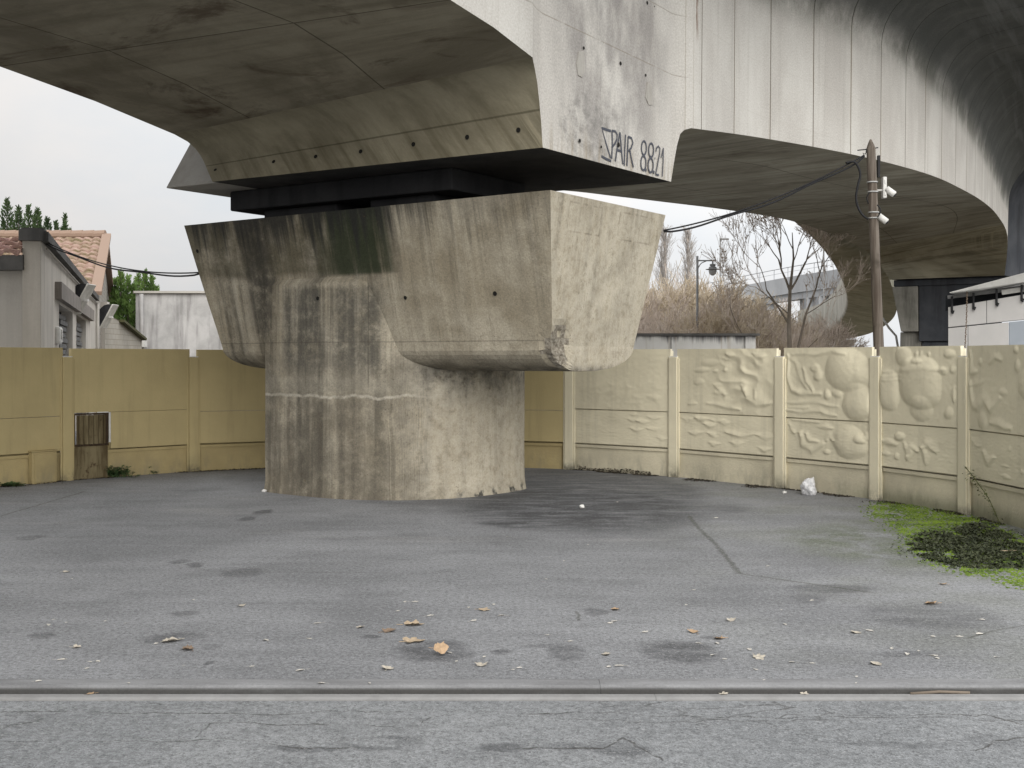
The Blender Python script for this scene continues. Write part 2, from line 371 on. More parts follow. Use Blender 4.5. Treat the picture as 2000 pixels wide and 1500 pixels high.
def asphalt(name, road):
    m = Mat(name); p = m.pos; x, y, z = m.sep(p)
    fine = m.noise(p, 160, 3, .7); stone = m.vor(p, 95, out='Color')
    big = m.noise(p, .35, 6, .62, .5); mid = m.noise(m.mp(p, (1.2,2.2,1)), 1, 6, .65)
    if road: a, b = (.198,.205,.211), (.25,.257,.262)
    else: a, b = (.185,.188,.194), (.275,.279,.288)
    c = m.mix(m.ss(big, .32, .68), a, b)
    c = m.mix(m.mul(m.ss(mid, .45, .72), .4), c, tuple(v*.72 for v in a))
    w = m.warp(p, 3.0, .22); wx, wy, _ = m.sep(w)
    if not road:
        c = m.mix(m.mul(m.ss(x, .5, 3.0), m.ss(m.noise(p, .7, 5, .6), .4, .65), .35), c, (.165,.172,.135))
        c = m.mix(m.mul(m.ss(m.noise(m.mp(p, (.35,1.3,1)), 1, 6, .7), .54, .68), m.ss(y, 10, 13), .5), c, (.32,.315,.31))
        ell = []
        for px, py, rx, ry, k in ((1130,985,230,46,.95),(1230,955,140,26,.8),(1060,945,60,20,.7),(1110,1000,150,22,1),(1040,1022,110,10,1),(1240,975,70,18,1),(1150,930,150,22,.7),(1330,1272,80,22,.75),
            (1105,1275,35,16,.6),(855,1272,75,20,.75),(340,1246,60,10,.6),(75,1242,25,8,.6),(1760,1278,60,6,.5),(60,1050,26,5,.6),
            (515,1000,20,5,.8),(483,1013,16,4,.7),(352,1097,22,4,.8),(380,1104,18,4,.7),(475,1118,40,9,.5),(1160,1195,25,6,.5),(1390,1245,26,4,.5),
            (978,1273,20,5,.8),(728,1243,22,4,.7),(415,1265,20,6,.6),(410,1295,14,5,.6),(1620,1150,90,8,.5),(1580,1170,30,10,.4),(1820,1200,130,28,.45),(360,1199,28,6,.45),(1080,1264,60,5,.5),
            (1400,994,60,8,.5),(830,980,130,6,.4)):
            g = G(px, py); dl = G(px+rx, py).x-g.x; dd = abs(G(px, py-ry).y-G(px, py+ry).y)/2
            ell.append(m.mul(m.ell(wx, wy, g.x, g.y, dl*1.25, dd*1.25, 1.0, .25), k))
        irr = m.ss(m.noise(m.mp(p, (1.1,3.0,1)), 1.6, 6, .72), .33, .58, .35, 1)
        c = m.mix(m.mul(m.mx(*ell), .9, irr), c, (.042,.042,.045))
        tr = m.noise(m.mp(p, (.18,1.6,1), (2,5,0), (0,0,.12)), 1.3, 6, .66)
        c = m.mix(m.mul(m.ss(tr, .52, .68), .22), c, (.10,.10,.105)); c = m.mix(m.mul(m.ss(tr, .46, .34), .2), c, (.32,.325,.335))
        grit = m.mul(m.ss(m.noise(p, 38, 4, .75), .64, .72), m.ss(m.noise(p, .8, 4), .42, .62)); c = m.mix(m.mul(grit, .5), c, (.07,.066,.06))
        kx, ky, _ = m.sep(m.warp(p, 7.0, .07)); cr = []
        for pts, wd in (([(1345,1008),(1368,1035),(1400,1065),(1445,1121)], .03),([(1445,1121),(1500,1128),(1580,1140),(1700,1157)], .02),
                        ([(0,1008),(80,985),(165,960)], .02),([(1210,1119),(1330,1123),(1445,1121)], .008),([(400,1115),(600,1118),(760,1119)], .008),
                        ([(1128,1195),(1130,1212)], .015),([(1890,1246),(1940,1232),(2000,1222)], .012)):
            gs = [G(*q) for q in pts]
            for i in range(len(gs)-1): cr.append(m.seg(kx, ky, gs[i], gs[i+1], wd*.62, 2.2))
        c = m.mix(m.mul(m.mx(*cr), .62, m.ss(m.noise(p, 6, 4), .3, .5, .4, 1)), c, (.065,.066,.052))
        mg = G(1860,1062); c = m.mix(m.mul(m.ell(wx, wy, mg.x+.3, mg.y, 2.3, 2.0, 1.0, .3), m.ss(m.noise(p, 2.5, 5, .7), .35, .6), .6), c, (.085,.105,.045))
    else:
        ell = []
        for px, py, rx, ry, k in ((740,1432,75,15,.9),(600,1440,90,5,.7),(985,1440,60,9,.9),(1215,1440,60,14,.8),(1100,1438,90,5,.6),(1750,1432,120,6,.5),(1950,1430,60,12,.4)):
            g = G(px, py); dl = G(px+rx, py).x-g.x; dd = abs(G(px, py-ry).y-G(px, py+ry).y)/2
            ell.append(m.mul(m.ell(wx, wy, g.x, g.y, dl*1.3, dd*1.3, 1.0, .2), k))
        c = m.mix(m.mul(m.mx(*ell), .75, m.ss(m.noise(m.mp(p, (1.2,2.5,1)), 2, 6, .72), .33, .58, .1, 1)), c, (.062,.064,.068))
        kx, ky, _ = m.sep(m.warp(m.warp(p, 3.0, .16), 14.0, .05)); cr = []
        for pts, wd in (([(-20,1372),(300,1374),(520,1377),(780,1372),(1000,1373),(1180,1376),(1400,1380),(1500,1384),(1700,1383),(2020,1388)], .010),([(-20,1427),(200,1426),(330,1427),(450,1420),(560,1438),(700,1440)], .009),
                        ([(390,1417),(410,1395),(500,1393),(760,1398)], .009),([(1000,1443),(1170,1440),(1215,1420),(1290,1458)], .012),([(1500,1384),(1530,1377),(1820,1380),(1910,1376),(2020,1400)], .010),
                        ([(1110,1384),(1220,1390),(1390,1391)], .008),([(830,1392),(850,1382),(860,1373)], .008),([(2020,1420),(1960,1430),(1900,1447)], .010)):
            gs = [G(*q) for q in pts]
            for i in range(len(gs)-1): cr.append(m.seg(kx, ky, gs[i], gs[i+1], wd*.55, 1.9))
        ck = m.mul(m.mx(*cr), m.ss(m.noise(p, 4, 5, .7), .38, .56, .1, 1))
        e2 = m.vor(m.warp(m.mp(p, (1.6,4.5,1)), 2.5, .6), 1.0, 'DISTANCE_TO_EDGE')
        ck2 = m.mul(m.ss(e2, .025, .006), m.ss(m.noise(m.mp(p, (1,1,1), (9,2,0)), .9, 3), .5, .6), m.ss(y, 5.6, 6.2))
        c = m.mix(m.mul(m.mx(ck, m.mul(ck2, .75)), .8), c, (.055,.052,.048))
    c = m.mix(.7, c, m.mix(m.ss(m.noise(p, 30, 5, .85), .28, .72), (.22,.22,.22), (.78,.78,.78)), 'OVERLAY')
    c = m.mix(m.mul(m.ss(m.noise(p, 75, 3, .8), .66, .72), .5), c, (.08,.08,.08))
    c = m.mix(.55, c, m.mix(m.ss(fine, .25, .75), (.18,.18,.18), (.78,.78,.78)), 'OVERLAY')
    sb = m.sep(stone)[0]
    c = m.mix(m.mul(m.ss(sb, .90, .98), .38), c, (.40,.40,.40))
    c = m.mix(m.mul(m.ss(sb, .14, .04), .5), c, (.06,.06,.062))
    m.col(c); m.b.inputs['Roughness'].default_value = .85
    m.bump(m.ma('ADD', m.mul(m.vor(p, 95), .6), m.mul(m.noise(p, 9, 4), .8)), .55, .008)
    return m.m
def fence_paint(name, base, dirt):
    m = Mat(name); p = m.pos; x, y, z = m.sep(p)
    c = m.mix(m.ss(m.noise(p, .9, 5, .6), .3, .7), tuple(v*.86 for v in base), base)
    c = m.mix(m.mul(m.ss(m.noise(m.mp(p, (6,6,.4)), 1, 6, .66), .50, .72), .34), c, tuple(v*.6 for v in base))
    c = m.mix(m.mul(m.ss(z, .38, .02), m.ss(m.noise(p, 2.2, 6, .7), .38, .66), dirt), c, (.15,.145,.10))
    c = m.mix(m.mul(m.ss(z, .16, .0), m.ss(m.noise(p, 5, 5, .7), .36, .6), .75), c, (.065,.062,.05))
    c = m.mix(m.mul(m.ss(m.noise(p, 24, 5, .8), .66, .74), .4), c, tuple(v*.5 for v in base))
    m.col(c); m.b.inputs['Roughness'].default_value = .62
    m.bump(m.ma('ADD', m.noise(p, 34, 5, .6), m.mul(m.noise(p, 4, 3), 1.0)), .22, .012)
    return m.m
def rough_plinth(name, base):
    m = Mat(name); p = m.pos; x, y, z = m.sep(p)
    c = m.mix(m.ss(m.noise(p, 1.5, 5, .6), .3, .7), tuple(v*.8 for v in base), base)
    c = m.mix(m.mul(m.ss(z, .40, .02), m.ss(m.noise(m.mp(p, (3,3,1)), 1, 6, .7), .42, .66), .5), c, (.17,.165,.13))
    gr = m.mul(m.ss(z, .25, .0), m.ss(x, 4.2, 4.9), .6); c = m.mix(gr, c, (.075,.095,.045))
    m.col(c); m.bump(m.noise(p, 26, 4, .6), .4, .02); return m.m
def leafy(name, c1, c2, scale=1.2):
    m = Mat(name)
    c = m.mix(m.ss(m.noise(m.pos, scale, 4, .7), .3, .7), c1, c2); m.col(c)
    m.b.inputs['Roughness'].default_value = .6
    return m.m
def tiles(name, c1, c2, mossy):
    m = Mat(name); o = m.uv; u, v, _ = m.sep(o)
    c = m.mix(m.ss(m.noise(m.mp(o, (4,6,1)), 1, 4), .35, .65), c1, c2)
    c = m.mix(m.mul(m.ss(m.noise(o, 1.3, 5, .7), .4, .65), mossy), c, (.12,.105,.04))
    m.col(c); return m.m
def blockwork(name, c1, c2, joint, w=.5, h=.2):
    m = Mat(name); n = m.n('TexBrick'); m.put(n.inputs['Vector'], m.uv)
    n.inputs['Color1'].default_value = (*c1,1); n.inputs['Color2'].default_value = (*c2,1); n.inputs['Mortar'].default_value = (*joint,1)
    n.inputs['Scale'].default_value = 1; n.inputs['Brick Width'].default_value = w; n.inputs['Row Height'].default_value = h; n.inputs['Mortar Size'].default_value = .012
    c = m.mix(m.mul(m.ss(m.noise(m.uv, .6, 6, .65), .4, .7), .4), n.outputs[0], tuple(v*.5 for v in c1))
    m.col(c); m.bump(n.outputs['Fac'], -.4, .01); return m.m

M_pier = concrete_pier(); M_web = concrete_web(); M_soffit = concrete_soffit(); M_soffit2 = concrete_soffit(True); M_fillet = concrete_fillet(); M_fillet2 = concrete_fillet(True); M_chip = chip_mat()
M_seg = plain_concrete('segment_concrete', (.40,.385,.36), (.32,.305,.28), (.2,.185,.16), .35)
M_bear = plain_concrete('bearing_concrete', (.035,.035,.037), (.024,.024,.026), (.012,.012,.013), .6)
M_undershade = plain_concrete('shade_dark_concrete', (.05,.048,.046), (.03,.029,.029), (.015,.015,.016), .6)  # near-black colour stands in for shade in the gap below the deck
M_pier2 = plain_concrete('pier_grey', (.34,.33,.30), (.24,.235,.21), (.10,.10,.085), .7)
M_pier2d = plain_concrete('pier_shade_dark', (.075,.08,.09), (.05,.055,.065), (.03,.03,.035), .6)  # dark copy of the pier concrete, shade painted into the colour
M_ramp = plain_concrete('ramp_concrete', (.52,.50,.40), (.40,.385,.295), (.24,.225,.155), .6, .6)
M_rampw = plain_concrete('ramp_wall', (.60,.585,.54), (.50,.49,.445), (.24,.22,.17), .4, .6)
M_lot = asphalt('lot_asphalt', False); M_road = asphalt('road_asphalt', True)
M_yel = fence_paint('fence_ochre', (.50,.41,.215), .5)
M_bei = fence_paint('fence_beige', (.81,.745,.56), .55)
M_yplinth = rough_plinth('plinth_ochre', (.46,.37,.19)); M_bplinth = rough_plinth('plinth_beige', (.70,.64,.48))
M_hole = simple('hole', (.015,.014,.012), bump=0)
M_white = simple('white_paint', (.72,.71,.68), (.6,.59,.56)); M_dark = simple('dark_metal', (.03,.03,.032)); M_black = simple('black_rubber', (.018,.018,.02), rough=.6)

# ================================================================== setting
def sheet(name, pts, mat, n=1):
    mb = MB(); mb.add(pts, [tuple(range(len(pts)))]); return struct(mb.build(name, mat))
M_dirt = simple('dirt', (.13,.115,.09), (.08,.072,.055), 1.5)
sheet('ground', [(-400,-60,-.14),(400,-60,-.14),(400,700,-.14),(-400,700,-.14)], M_dirt)
YK = 6.655
sheet('pavement', [(-14,YK+.14,0),(14,YK+.14,0),(14,30,0),(-14,30,0)], M_lot)
sheet('road', [(-60,-30,-.075),(60,-30,-.075),(60,YK-.125,-.05),(-60,YK-.125,-.05)], M_road)
km = Mat('kerb_concrete'); kp = km.pos; kz = km.sep(kp)[2]
kc = km.mix(km.ss(km.noise(km.mp(kp,(1.2,6,6)), 1, 6, .65), .35, .65), (.18,.18,.183), (.255,.256,.26))
kc = km.mix(km.mul(km.ss(kz, -.006, -.03), km.ss(km.noise(km.mp(kp,(2,9,9)), 1, 5, .6), .2, .5, .6, .95)), kc, (.062,.06,.057))  # shade on the kerb face painted as a darker lower band
kc = km.mix(.6, kc, km.mix(km.noise(kp, 60, 5, .8), (.15,.15,.15), (.8,.8,.8)), 'OVERLAY'); km.col(kc); km.bump(km.noise(kp, 40, 5, .7), .5, .006); M_kerb = km.m
M_gut = plain_concrete('gutter_concrete', (.315,.313,.312), (.26,.258,.257), (.18,.178,.176), .4, 2)
def strip(name, prof, mat, x0=-14, x1=14, step=.99, gap=.0008):   # stones laid end to end
    mb = MB(); x = x0; k = 0; rnd = random.Random(3)
    while x < x1:
        a, b = x+gap, x+step-gap; dz = rnd.uniform(-.0015,.0015); dy = rnd.uniform(-.0015,.0015)
        vs = [(q, p[0]+dy, p[1]+dz) for q in (a,b) for p in prof]; n = len(prof)
        fs = [(i, i+1, n+i+1, n+i) for i in range(n-1)]+[tuple(range(n-1,-1,-1)), tuple(range(n,2*n))]
        mb.add(vs, fs); x += step
    o = mb.build(name, mat, smooth=False); return struct(o)
strip('kerb', [(YK+.138,-.12),(YK+.138,.001),(YK+.06,.002),(YK+.025,-.003),(YK+.008,-.014),(YK,-.12)], M_kerb, step=2.9)
strip('gutter', [(YK-.003,-.12),(YK-.003,-.075),(YK-.024,-.07),(YK-.034,-.036),(YK-.10,-.033),(YK-.122,-.042),(YK-.125,-.12)], M_gut, step=3.7)

# ================================================================== viaduct deck
def st(L, R): return V(L), V(R)
def at(px, py, h): p = PZ(px, py, h); return (p.x, p.y, h)
dir0 = V((math.sin(R_(34)), math.cos(R_(34)), 0))
L0, R0 = V(at(0,130,3.35)), V(at(880,0,3.6)); L1, R1 = V((-4.67,16.3,3.1)), V(at(1040,112,3.33))
near = [(L0-dir0*k+V((0,0,z)), R0-dir0*k+V((0,0,z))) for k, z in ((26,.4),(17,.4),(9,.3),(4,.15))]+[(L0,R0)]
near += [(L0*.5+L1*.5+V((0,0,.03)), R0*.5+R1*.5+V((0,0,.03))), (L1, R1)]
fil1 = [((-4.52,16.42,3.02),(.235,13.09,3.31)), ((-4.42,16.44,2.93),(.256,13.17,3.235)), ((-4.33,16.38,2.82),(.285,13.25,3.10)),
        ((-4.25,16.28,2.70),(.31,13.32,2.90)), ((-4.17,16.16,2.56),(.332,13.365,2.66)), ((-4.07,16.0,2.40),(.35,13.40,2.40))]
fil2 = [((-2.26,18.6,2.40),(2.16,16.0,2.40)), ((-2.28,18.75,2.62),(2.205,16.04,2.66)), ((-2.30,18.95,2.80),(2.25,16.07,2.90)),
        ((-2.33,19.15,2.92),(2.30,16.10,3.07)), ((-2.36,19.35,2.98),(2.36,16.13,3.13)), ((-2.4,19.6,3.0),(2.46,16.18,3.165))]
spanB = [((-2.4,19.6,3.0),(2.46,16.18,3.165)), ((-.8,21.2,3.12),at(1480,268,3.45)), (at(1100,372,3.25),at(1643,297,3.55)),
         (at(1207,384,3.36),at(1758,324,3.65)), (at(1300,395,3.45),at(1829,346,3.75)), (at(1420,410,3.55),at(1880,370,3.8)),
         (at(1540,430,3.65),at(1916,391,3.9)), (at(1632,460,3.70),at(1942,413,4.0)), (at(1688,487,3.75),at(1960,438,4.05))]
fil3 = [(at(1688,487,3.75),at(1960,438,4.05)), (at(1702,500,3.70),at(1965,449,3.99)), (at(1714,513,3.52),at(1968,462,3.84)), (at(1722,523,3.35),at(1968,478,3.6)),
        (at(1730,534,3.08),at(1966,505,3.25)), (at(1738,546,2.8),at(1962,538,2.8))]
mk = lambda a: [(V(l), V(r)) for l, r in a]
fil1, fil2, spanB, fil3 = mk(fil1), mk(fil2), mk(spanB), mk(fil3)
sB = list(zip(catmull([a for a,b in spanB], 5), catmull([b for a,b in spanB], 5)))
h2 = V((math.sin(R_(24)), math.cos(R_(24)), 0))
tail = [(fil3[-1][0]+h2*k, fil3[-1][1]+h2*k) for k in (0, 3.4)]
h3 = V((math.sin(R_(46)), math.cos(R_(46)), 0))
tail = [tail[0], (tail[0][0]+h3*3.4, tail[0][1]+h3*3.4)]
tail2 = [(tail[1][0]+h3*5, tail[1][1]+h3*5), (tail[1][0]+h3*12, tail[1][1]+h3*12)]
W = lambda p: V((p.x, p.y, p.z+CZ))
via = thing('viaduct', (0,0,0), 'curved grey concrete box girder viaduct sweeping overhead from the left to the far right', 'viaduct')
def cross(sts, n, sag=0):
    rows = []; uvr = []; u = 0; prev = None
    for l, r in sts:
        c = (l+r)/2
        if prev is not None: u += (c-prev).length
        prev = c; wl = (r-l).length
        rows.append([W(l.lerp(r, k/n)) for k in range(n+1)]); uvr.append([(u, wl*k/n) for k in range(n+1)])
    return rows, uvr
def part(name, sts, n, mat, smooth=True):
    mb = MB(); mb.grid(*[(r, 0, u) for r, u in [cross(sts, n)]][0]); return mb.build(name, mat, via, smooth)
def welded(name, segs, n=12):
    mb = MB()
    for k, (sts, mat) in enumerate(segs):
        r, u = cross(sts, n); mb.grid(r, k, u)
    me = mb.mesh(name); bm = bmesh.new(); bm.from_mesh(me); bmesh.ops.remove_doubles(bm, verts=bm.verts, dist=.0008); bm.to_mesh(me); bm.free()
    return link(name, me, [m for _, m in segs], via, True)
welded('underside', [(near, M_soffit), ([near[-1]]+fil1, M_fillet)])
part('pier_soffit', [fil1[-1], fil2[0]], 4, M_undershade, False)
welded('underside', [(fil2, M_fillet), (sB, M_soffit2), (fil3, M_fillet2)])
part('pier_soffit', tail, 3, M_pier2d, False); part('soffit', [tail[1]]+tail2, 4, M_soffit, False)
# side walls and cantilever slabs
allst = near+fil1+fil2+sB[1:]+fil3[1:]+[tail[1]]+tail2
iA = len(near)+len(fil1)-1; iB = iA+1
Z0, RAD = 5.75, .92
def outward(i, side):
    # horizontal outward normal of one bottom edge (side 1 = right edge, 0 = left edge), from a smoothed chord
    q_ = len(allst)-4; lo = max(0, i-4) if i <= q_ else q_; hi = min(q_, i+4) if i <= q_ else len(allst)-1
    d = allst[hi][side]-allst[lo][side]; d.z = 0; d.normalize()
    n = V((d.y, -d.x, 0)); return n if side else -n
def profile(i, side):
    b = allst[i][side]; n = outward(i, side); pts = [b.copy()]; lean = .02 if side else .30
    t = max(0, min(1, (b.x-6.0)/9.0)) if side else 0            # the turn into the slab widens towards the second pier
    z0 = Z0-1.0*t*t*(3-2*t); rz = Z0+RAD-z0; rh = RAD+.45*t
    H = z0-b.z
    for k in range(1, 9): pts.append(b+V((0,0,H*k/8))+n*lean*k/8)
    for k in range(1, 9):
        a = math.pi/2*k/8; pts.append(b+n*(lean+rh*(1-math.cos(a)))+V((0,0,H+rz*math.sin(a))))
    H = Z0-b.z
    pts.append(b+n*(lean+1.8)+V((0,0,H+RAD+.08))); pts.append(b+n*(lean+2.7)+V((0,0,H+RAD+.17)))
    pts.append(b+n*(lean+2.7)+V((0,0,H+RAD+.55))); pts.append(b+n*(lean+2.72)+V((0,0,H+RAD+1.35))); pts.append(b+n*(lean+2.45)+V((0,0,H+RAD+1.35)))
    pts.append(b+n*(lean+2.40)+V((0,0,H+RAD+.60)))
    return pts
def wall(side, name, label=None):
    rows = []; uvr = []; u = 0; us = []
    for i in range(len(allst)):
        if i: d = allst[i][side]-allst[i-1][side]; d.z = 0; u += d.length
        us.append(u)
    uA = us[iA]
    for i in range(len(allst)):
        pr = profile(i, side); v = pr[0].z-2.4; uv = []
        for k, p in enumerate(pr):
            if 0 < k <= 8: v = v+(3.35-(pr[0].z-2.4))/8
            elif k: v += (p-pr[k-1]).length
            uv.append((us[i]-uA, v))
        rows.append([W(p) for p in pr]); uvr.append(uv)
    if not side:
        k1, k3 = len(near), len(allst)-4; keep = [i for i in range(len(rows)) if not (k1 <= i < k1+len(fil1) or i >= k3-4)]
        rows = [rows[i] for i in keep]; uvr = [uvr[i] for i in keep]
    if not side: rows = [r[::-1] for r in rows]; uvr = [r[::-1] for r in uvr]
    q_ = len(allst)-4
    if side:
        mb = MB(); mb.grid(rows[q_:], 0, uvr[q_:]); mb.build('side_wall', M_pier2d, via, True)['label'] = 'side wall beyond the second pier, painted dark as overhang shade'; rows, uvr = rows[:q_+1], uvr[:q_+1]  # overhang shade put into the wall colour
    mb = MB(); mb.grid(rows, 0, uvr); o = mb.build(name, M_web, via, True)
    s = o.modifiers.new('e', 'EDGE_SPLIT'); s.split_angle = R_(35)
    if label: o['label'] = label
    return o
web = wall(1, 'side_wall', 'pale sunlit side wall with vertical joints and overhanging slab')
wall(0, 'side_wall', 'far side wall hidden behind the underside')
mb = MB(); rows = []
for i in range(len(allst)):
    a = W(profile(i,0)[-1]); b = W(profile(i,1)[-1]); rows.append([a.lerp(b, k/4) for k in range(5)])
mb.grid(rows); mb.build('deck_slab', M_seg, via)
# pier segment: the wider end block that hides behind the haunch
A, B = fil1[-1][1], fil2[0][1]
BL = V((-4.92,16.6,2.4)); vv = (B-A).normalized()
def quad_prism(bot, top, mat, name, root=via, bev=.02):
    mb = MB(); n = len(bot)
    mb.add([W(p) for p in bot]+[W(p) for p in top], [tuple(range(n-1,-1,-1)), tuple(range(n,2*n))]+[(i,(i+1)%n,n+(i+1)%n,n+i) for i in range(n)])
    return mb.build(name, mat, root, False, bev)
ins = (fil1[-1][0]-A).normalized()
off = vv*.04
b0 = [BL+off, A+off-V((0,0,0))+ins*.05, B-off+ins*.05, BL+vv*3.16-off]
b0 = [p+V((0,0,.004)) for p in b0]
# top ring pulled in so the left end leans like the photograph
b0[1] = b0[1]+ins*.1+vv*.05; b0[2] = b0[2]+ins*.1-vv*.05
t0 = [V((-4.52,17.15,3.45)), b0[1]+ins*.25+vv*1.0+V((0,0,1.05)), b0[2]+ins*.25-vv*.9+V((0,0,1.05)), V((-4.52,17.15,3.45))+vv*1.9]
quad_prism(b0, t0, M_seg, 'end_block')
# bearing plinths between deck and pier head
uu = V((.834,-.552,0)); PV = V((.552,.834,0))
def bar(c0, c1, w, z0, z1, name):
    c0, c1 = V(c0), V(c1); d = (c1-c0).normalized(); n = V((-d.y, d.x, 0))
    a = [c0, c1, c1+n*w, c0+n*w]
    quad_prism([V((p.x,p.y,z0)) for p in a], [V((p.x,p.y,z1)) for p in a], M_bear, name)
bar((-4.06,16.95,0), (-.75,14.78,0), 1.7, 2.12, 2.398, 'bearing_plinth')
bar((-3.55,16.85,0), (-2.4,16.1,0), 1.6, 1.93, 2.118, 'bearing_pad')
bar((-1.9,15.75,0), (-1.0,15.15,0), 1.4, 1.93, 2.118, 'bearing_pad')
# form tie holes on haunch and wall, one mesh
def on_plane(px, py, p0, n):
    d = V(((px-CX)/F, 1, (HY-py)/F)); o = V((0,0,CZ)); t = (p0-o).dot(n)/d.dot(n); return o+d*t
wn = V((vv.y, -vv.x, 0)); wp0 = W(A)
def disc(mb, c, n, r, k=10):
    a = n.cross(V((0,0,1))).normalized(); b = n.cross(a); c = c+n*.004
    mb.add([c+(a*math.cos(2*math.pi*i/k)+b*math.sin(2*math.pi*i/k))*r for i in range(k)], [tuple(range(k))])
mb = MB()
for px, py, r in ((1046,52,.022),(1138,94,.02),(1210,124,.025),(1259,147,.02),(1262,6,.025),(1326,178,.022),(1130,275,.025),(1172,287,.018),(1206,283,.03),(1276,13,.012)):
    mb = MB(); disc(mb, on_plane(px, py, wp0, wn)+wn*.014, wn, r); mb.build('tie_hole', M_hole, via)
fn = V((ins.y, -ins.x, 0)); fn = fn if fn.y < 0 else -fn
mb = MB()
for px, py in ((421,332),(535,316),(617,306),(705,296),(808,282),(913,268),(1013,254)):
    # on the steep lower part of the haunch
    l, r = W(fil1[-2][0]), W(fil1[-2][1]); tt = (px-417)/(1056-417); c = l.lerp(r, tt); l2, r2 = W(fil1[-1][0]), W(fil1[-1][1]); c2 = l2.lerp(r2, tt)
    e1 = (r-l).normalized(); e2 = (c-c2).normalized(); nn = e1.cross(e2); nn = nn if nn.y < 0 else -nn
    mb = MB(); disc(mb, on_plane(px, py, c2, nn)+nn*.004, nn, .03); mb.build('tie_hole', M_hole, via)
# patched concrete scars on the wall
M_scar = plain_concrete('patch_concrete', (.47,.45,.42), (.40,.385,.355), (.27,.25,.22), .4, 4)
mb = MB()
for pts in (((1128,101),(1138,99),(1141,140),(1134,151),(1127,147),(1124,125)), ((1262,160),(1270,165),(1273,205),(1265,205),(1259,190))):
    ps = [on_plane(x, y, wp0, wn)+wn*.018 for x, y in pts]; n = len(ps)
    mb = MB(); mb.add(ps+[p-wn*.016 for p in ps], [tuple(range(n))]+[(i, (i+1)%n, n+(i+1)%n, n+i) for i in range(n)]); mb.build('patch', M_scar, via)
# spray paint writing, strokes in the wall plane
gm = Mat('spray_paint'); gm.col(gm.mix(gm.noise(gm.pos, 30, 4), (.045,.05,.065), (.085,.09,.11))); gm.b.inputs['Roughness'].default_value = .6
def arcpts(cx, cy, rx, ry, a0, a1, n=12): return [(cx+rx*math.cos(R_(a0+(a1-a0)*i/n)), cy+ry*math.sin(R_(a0+(a1-a0)*i/n))) for i in range(n+1)]
strokes = [([(425,355),(245,300),(330,600),(420,890)], .026), ([(250,305),(420,362)], .032), ([(240,850),(330,905),(430,945)], .03),
  ([(445,350),(450,620),(440,900)], .028), ([(445,352),(510,368),(545,430),(540,520),(500,610),(455,665)], .028),
  ([(595,385),(545,700),(510,950)], .026), ([(600,385),(625,700),(655,1010)], .028), ([(530,725),(630,755)], .03),
  ([(708,430),(692,730),(682,1040)], .026), ([(758,470),(745,760),(735,1045)], .028), ([(758,470),(825,500),(850,590),(815,690),(765,750)], .028),
  ([(790,735),(820,900),(860,1070)], .028)]
for cx, cy1, cy2 in ((1060, 690, 985), (1200, 735, 1030)):
    strokes += [(arcpts(cx+5, cy1, 48, 135, 0, 360, 18), .026), (arcpts(cx-5, cy2, 50, 140, 0, 360, 18), .026)]
strokes += [([(1092,1112),(1112,1140)], .04), ([(1242,1150),(1264,1178)], .04), ([(1272,880),(1282,900)], .02),
  ([(1295,760),(1310,690),(1345,655),(1375,700),(1370,790),(1330,1000),(1290,1205)], .022), ([(1290,1205),(1355,1222)], .022),
  ([(1395,880),(1420,790),(1440,690)], .02), ([(1440,690),(1435,960),(1418,1250)], .022)]
mb = MB(); e = 0
for si, (pts, wd) in enumerate(strokes):
    if si == 12: mb.build('graffiti', gm.m, web)['label'] = 'dark spray painted name'; mb = MB()
    e += .0004
    ps = [on_plane(1150+x/10, 220+y/10, wp0, wn)+wn*(.006+e) for x, y in pts]
    l = []; r = []
    for i, p in enumerate(ps):
        d = (ps[min(i+1,len(ps)-1)]-ps[max(i-1,0)]).normalized(); s = wn.cross(d).normalized()*wd*.5*1.05; l.append(p+s); r.append(p-s)
    mb.grid([l, r])
mb.build('graffiti', gm.m, web)['label'] = 'dark spray painted date 8.8.21'

# ================================================================== near pier
A2 = V((.44,13.5,0)); ang = math.atan2(-.569,.823)
pier = thing('viaduct_pier', (A2.x, A2.y, 0), 'stained hammerhead concrete pier standing alone in the middle of the asphalt', 'pier', rz=ang)
# local frame: +x = towards the right end, so s along the long face is -x; y = depth; z measured from eye height in the material
TOPZ = 1.93
def head_ring(z, N=(60,26)):
    # returns ring of local points for height z (above eye)
    if z >= .15: f = (TOPZ-z)/(TOPZ-.15); fi = 0; bk = 0; rt = 0; lf = 0
    else:
        f = 1; q = min(1, (.15-z)/.31); k = 1-math.sqrt(max(0,1-q*q)); fi = .62*k; bk = 1.15*k; rt = .02*k; lf = .5*k
    s0 = .25*f+rt; s1 = 6.33-.34*f-lf; w0 = .43*f+fi; w1 = 2.86-.43*f-bk
    nx, ny = N; pts = []
    for i in range(nx): pts.append((-s1+(s1-s0)*i/nx, w0))
    for i in range(ny): pts.append((-s0, w0+(w1-w0)*i/ny))
    for i in range(nx): pts.append((-s0-(s1-s0)*i/nx, w1))
    for i in range(ny): pts.append((-s1, w1-(w1-w0)*i/ny))
    return [V((x, y, z)) for x, y in pts]
zs = [TOPZ-(TOPZ-.15)*i/22 for i in range(23)]+[.15-.31*math.sin(math.pi/2*k/9) for k in range(1,10)]
mb = MB(); rings = [head_ring(z) for z in zs]; n = len(rings[0]); rnd = random.Random(4); chip_faces = set()
corner = V((-.25,.5,-.02))
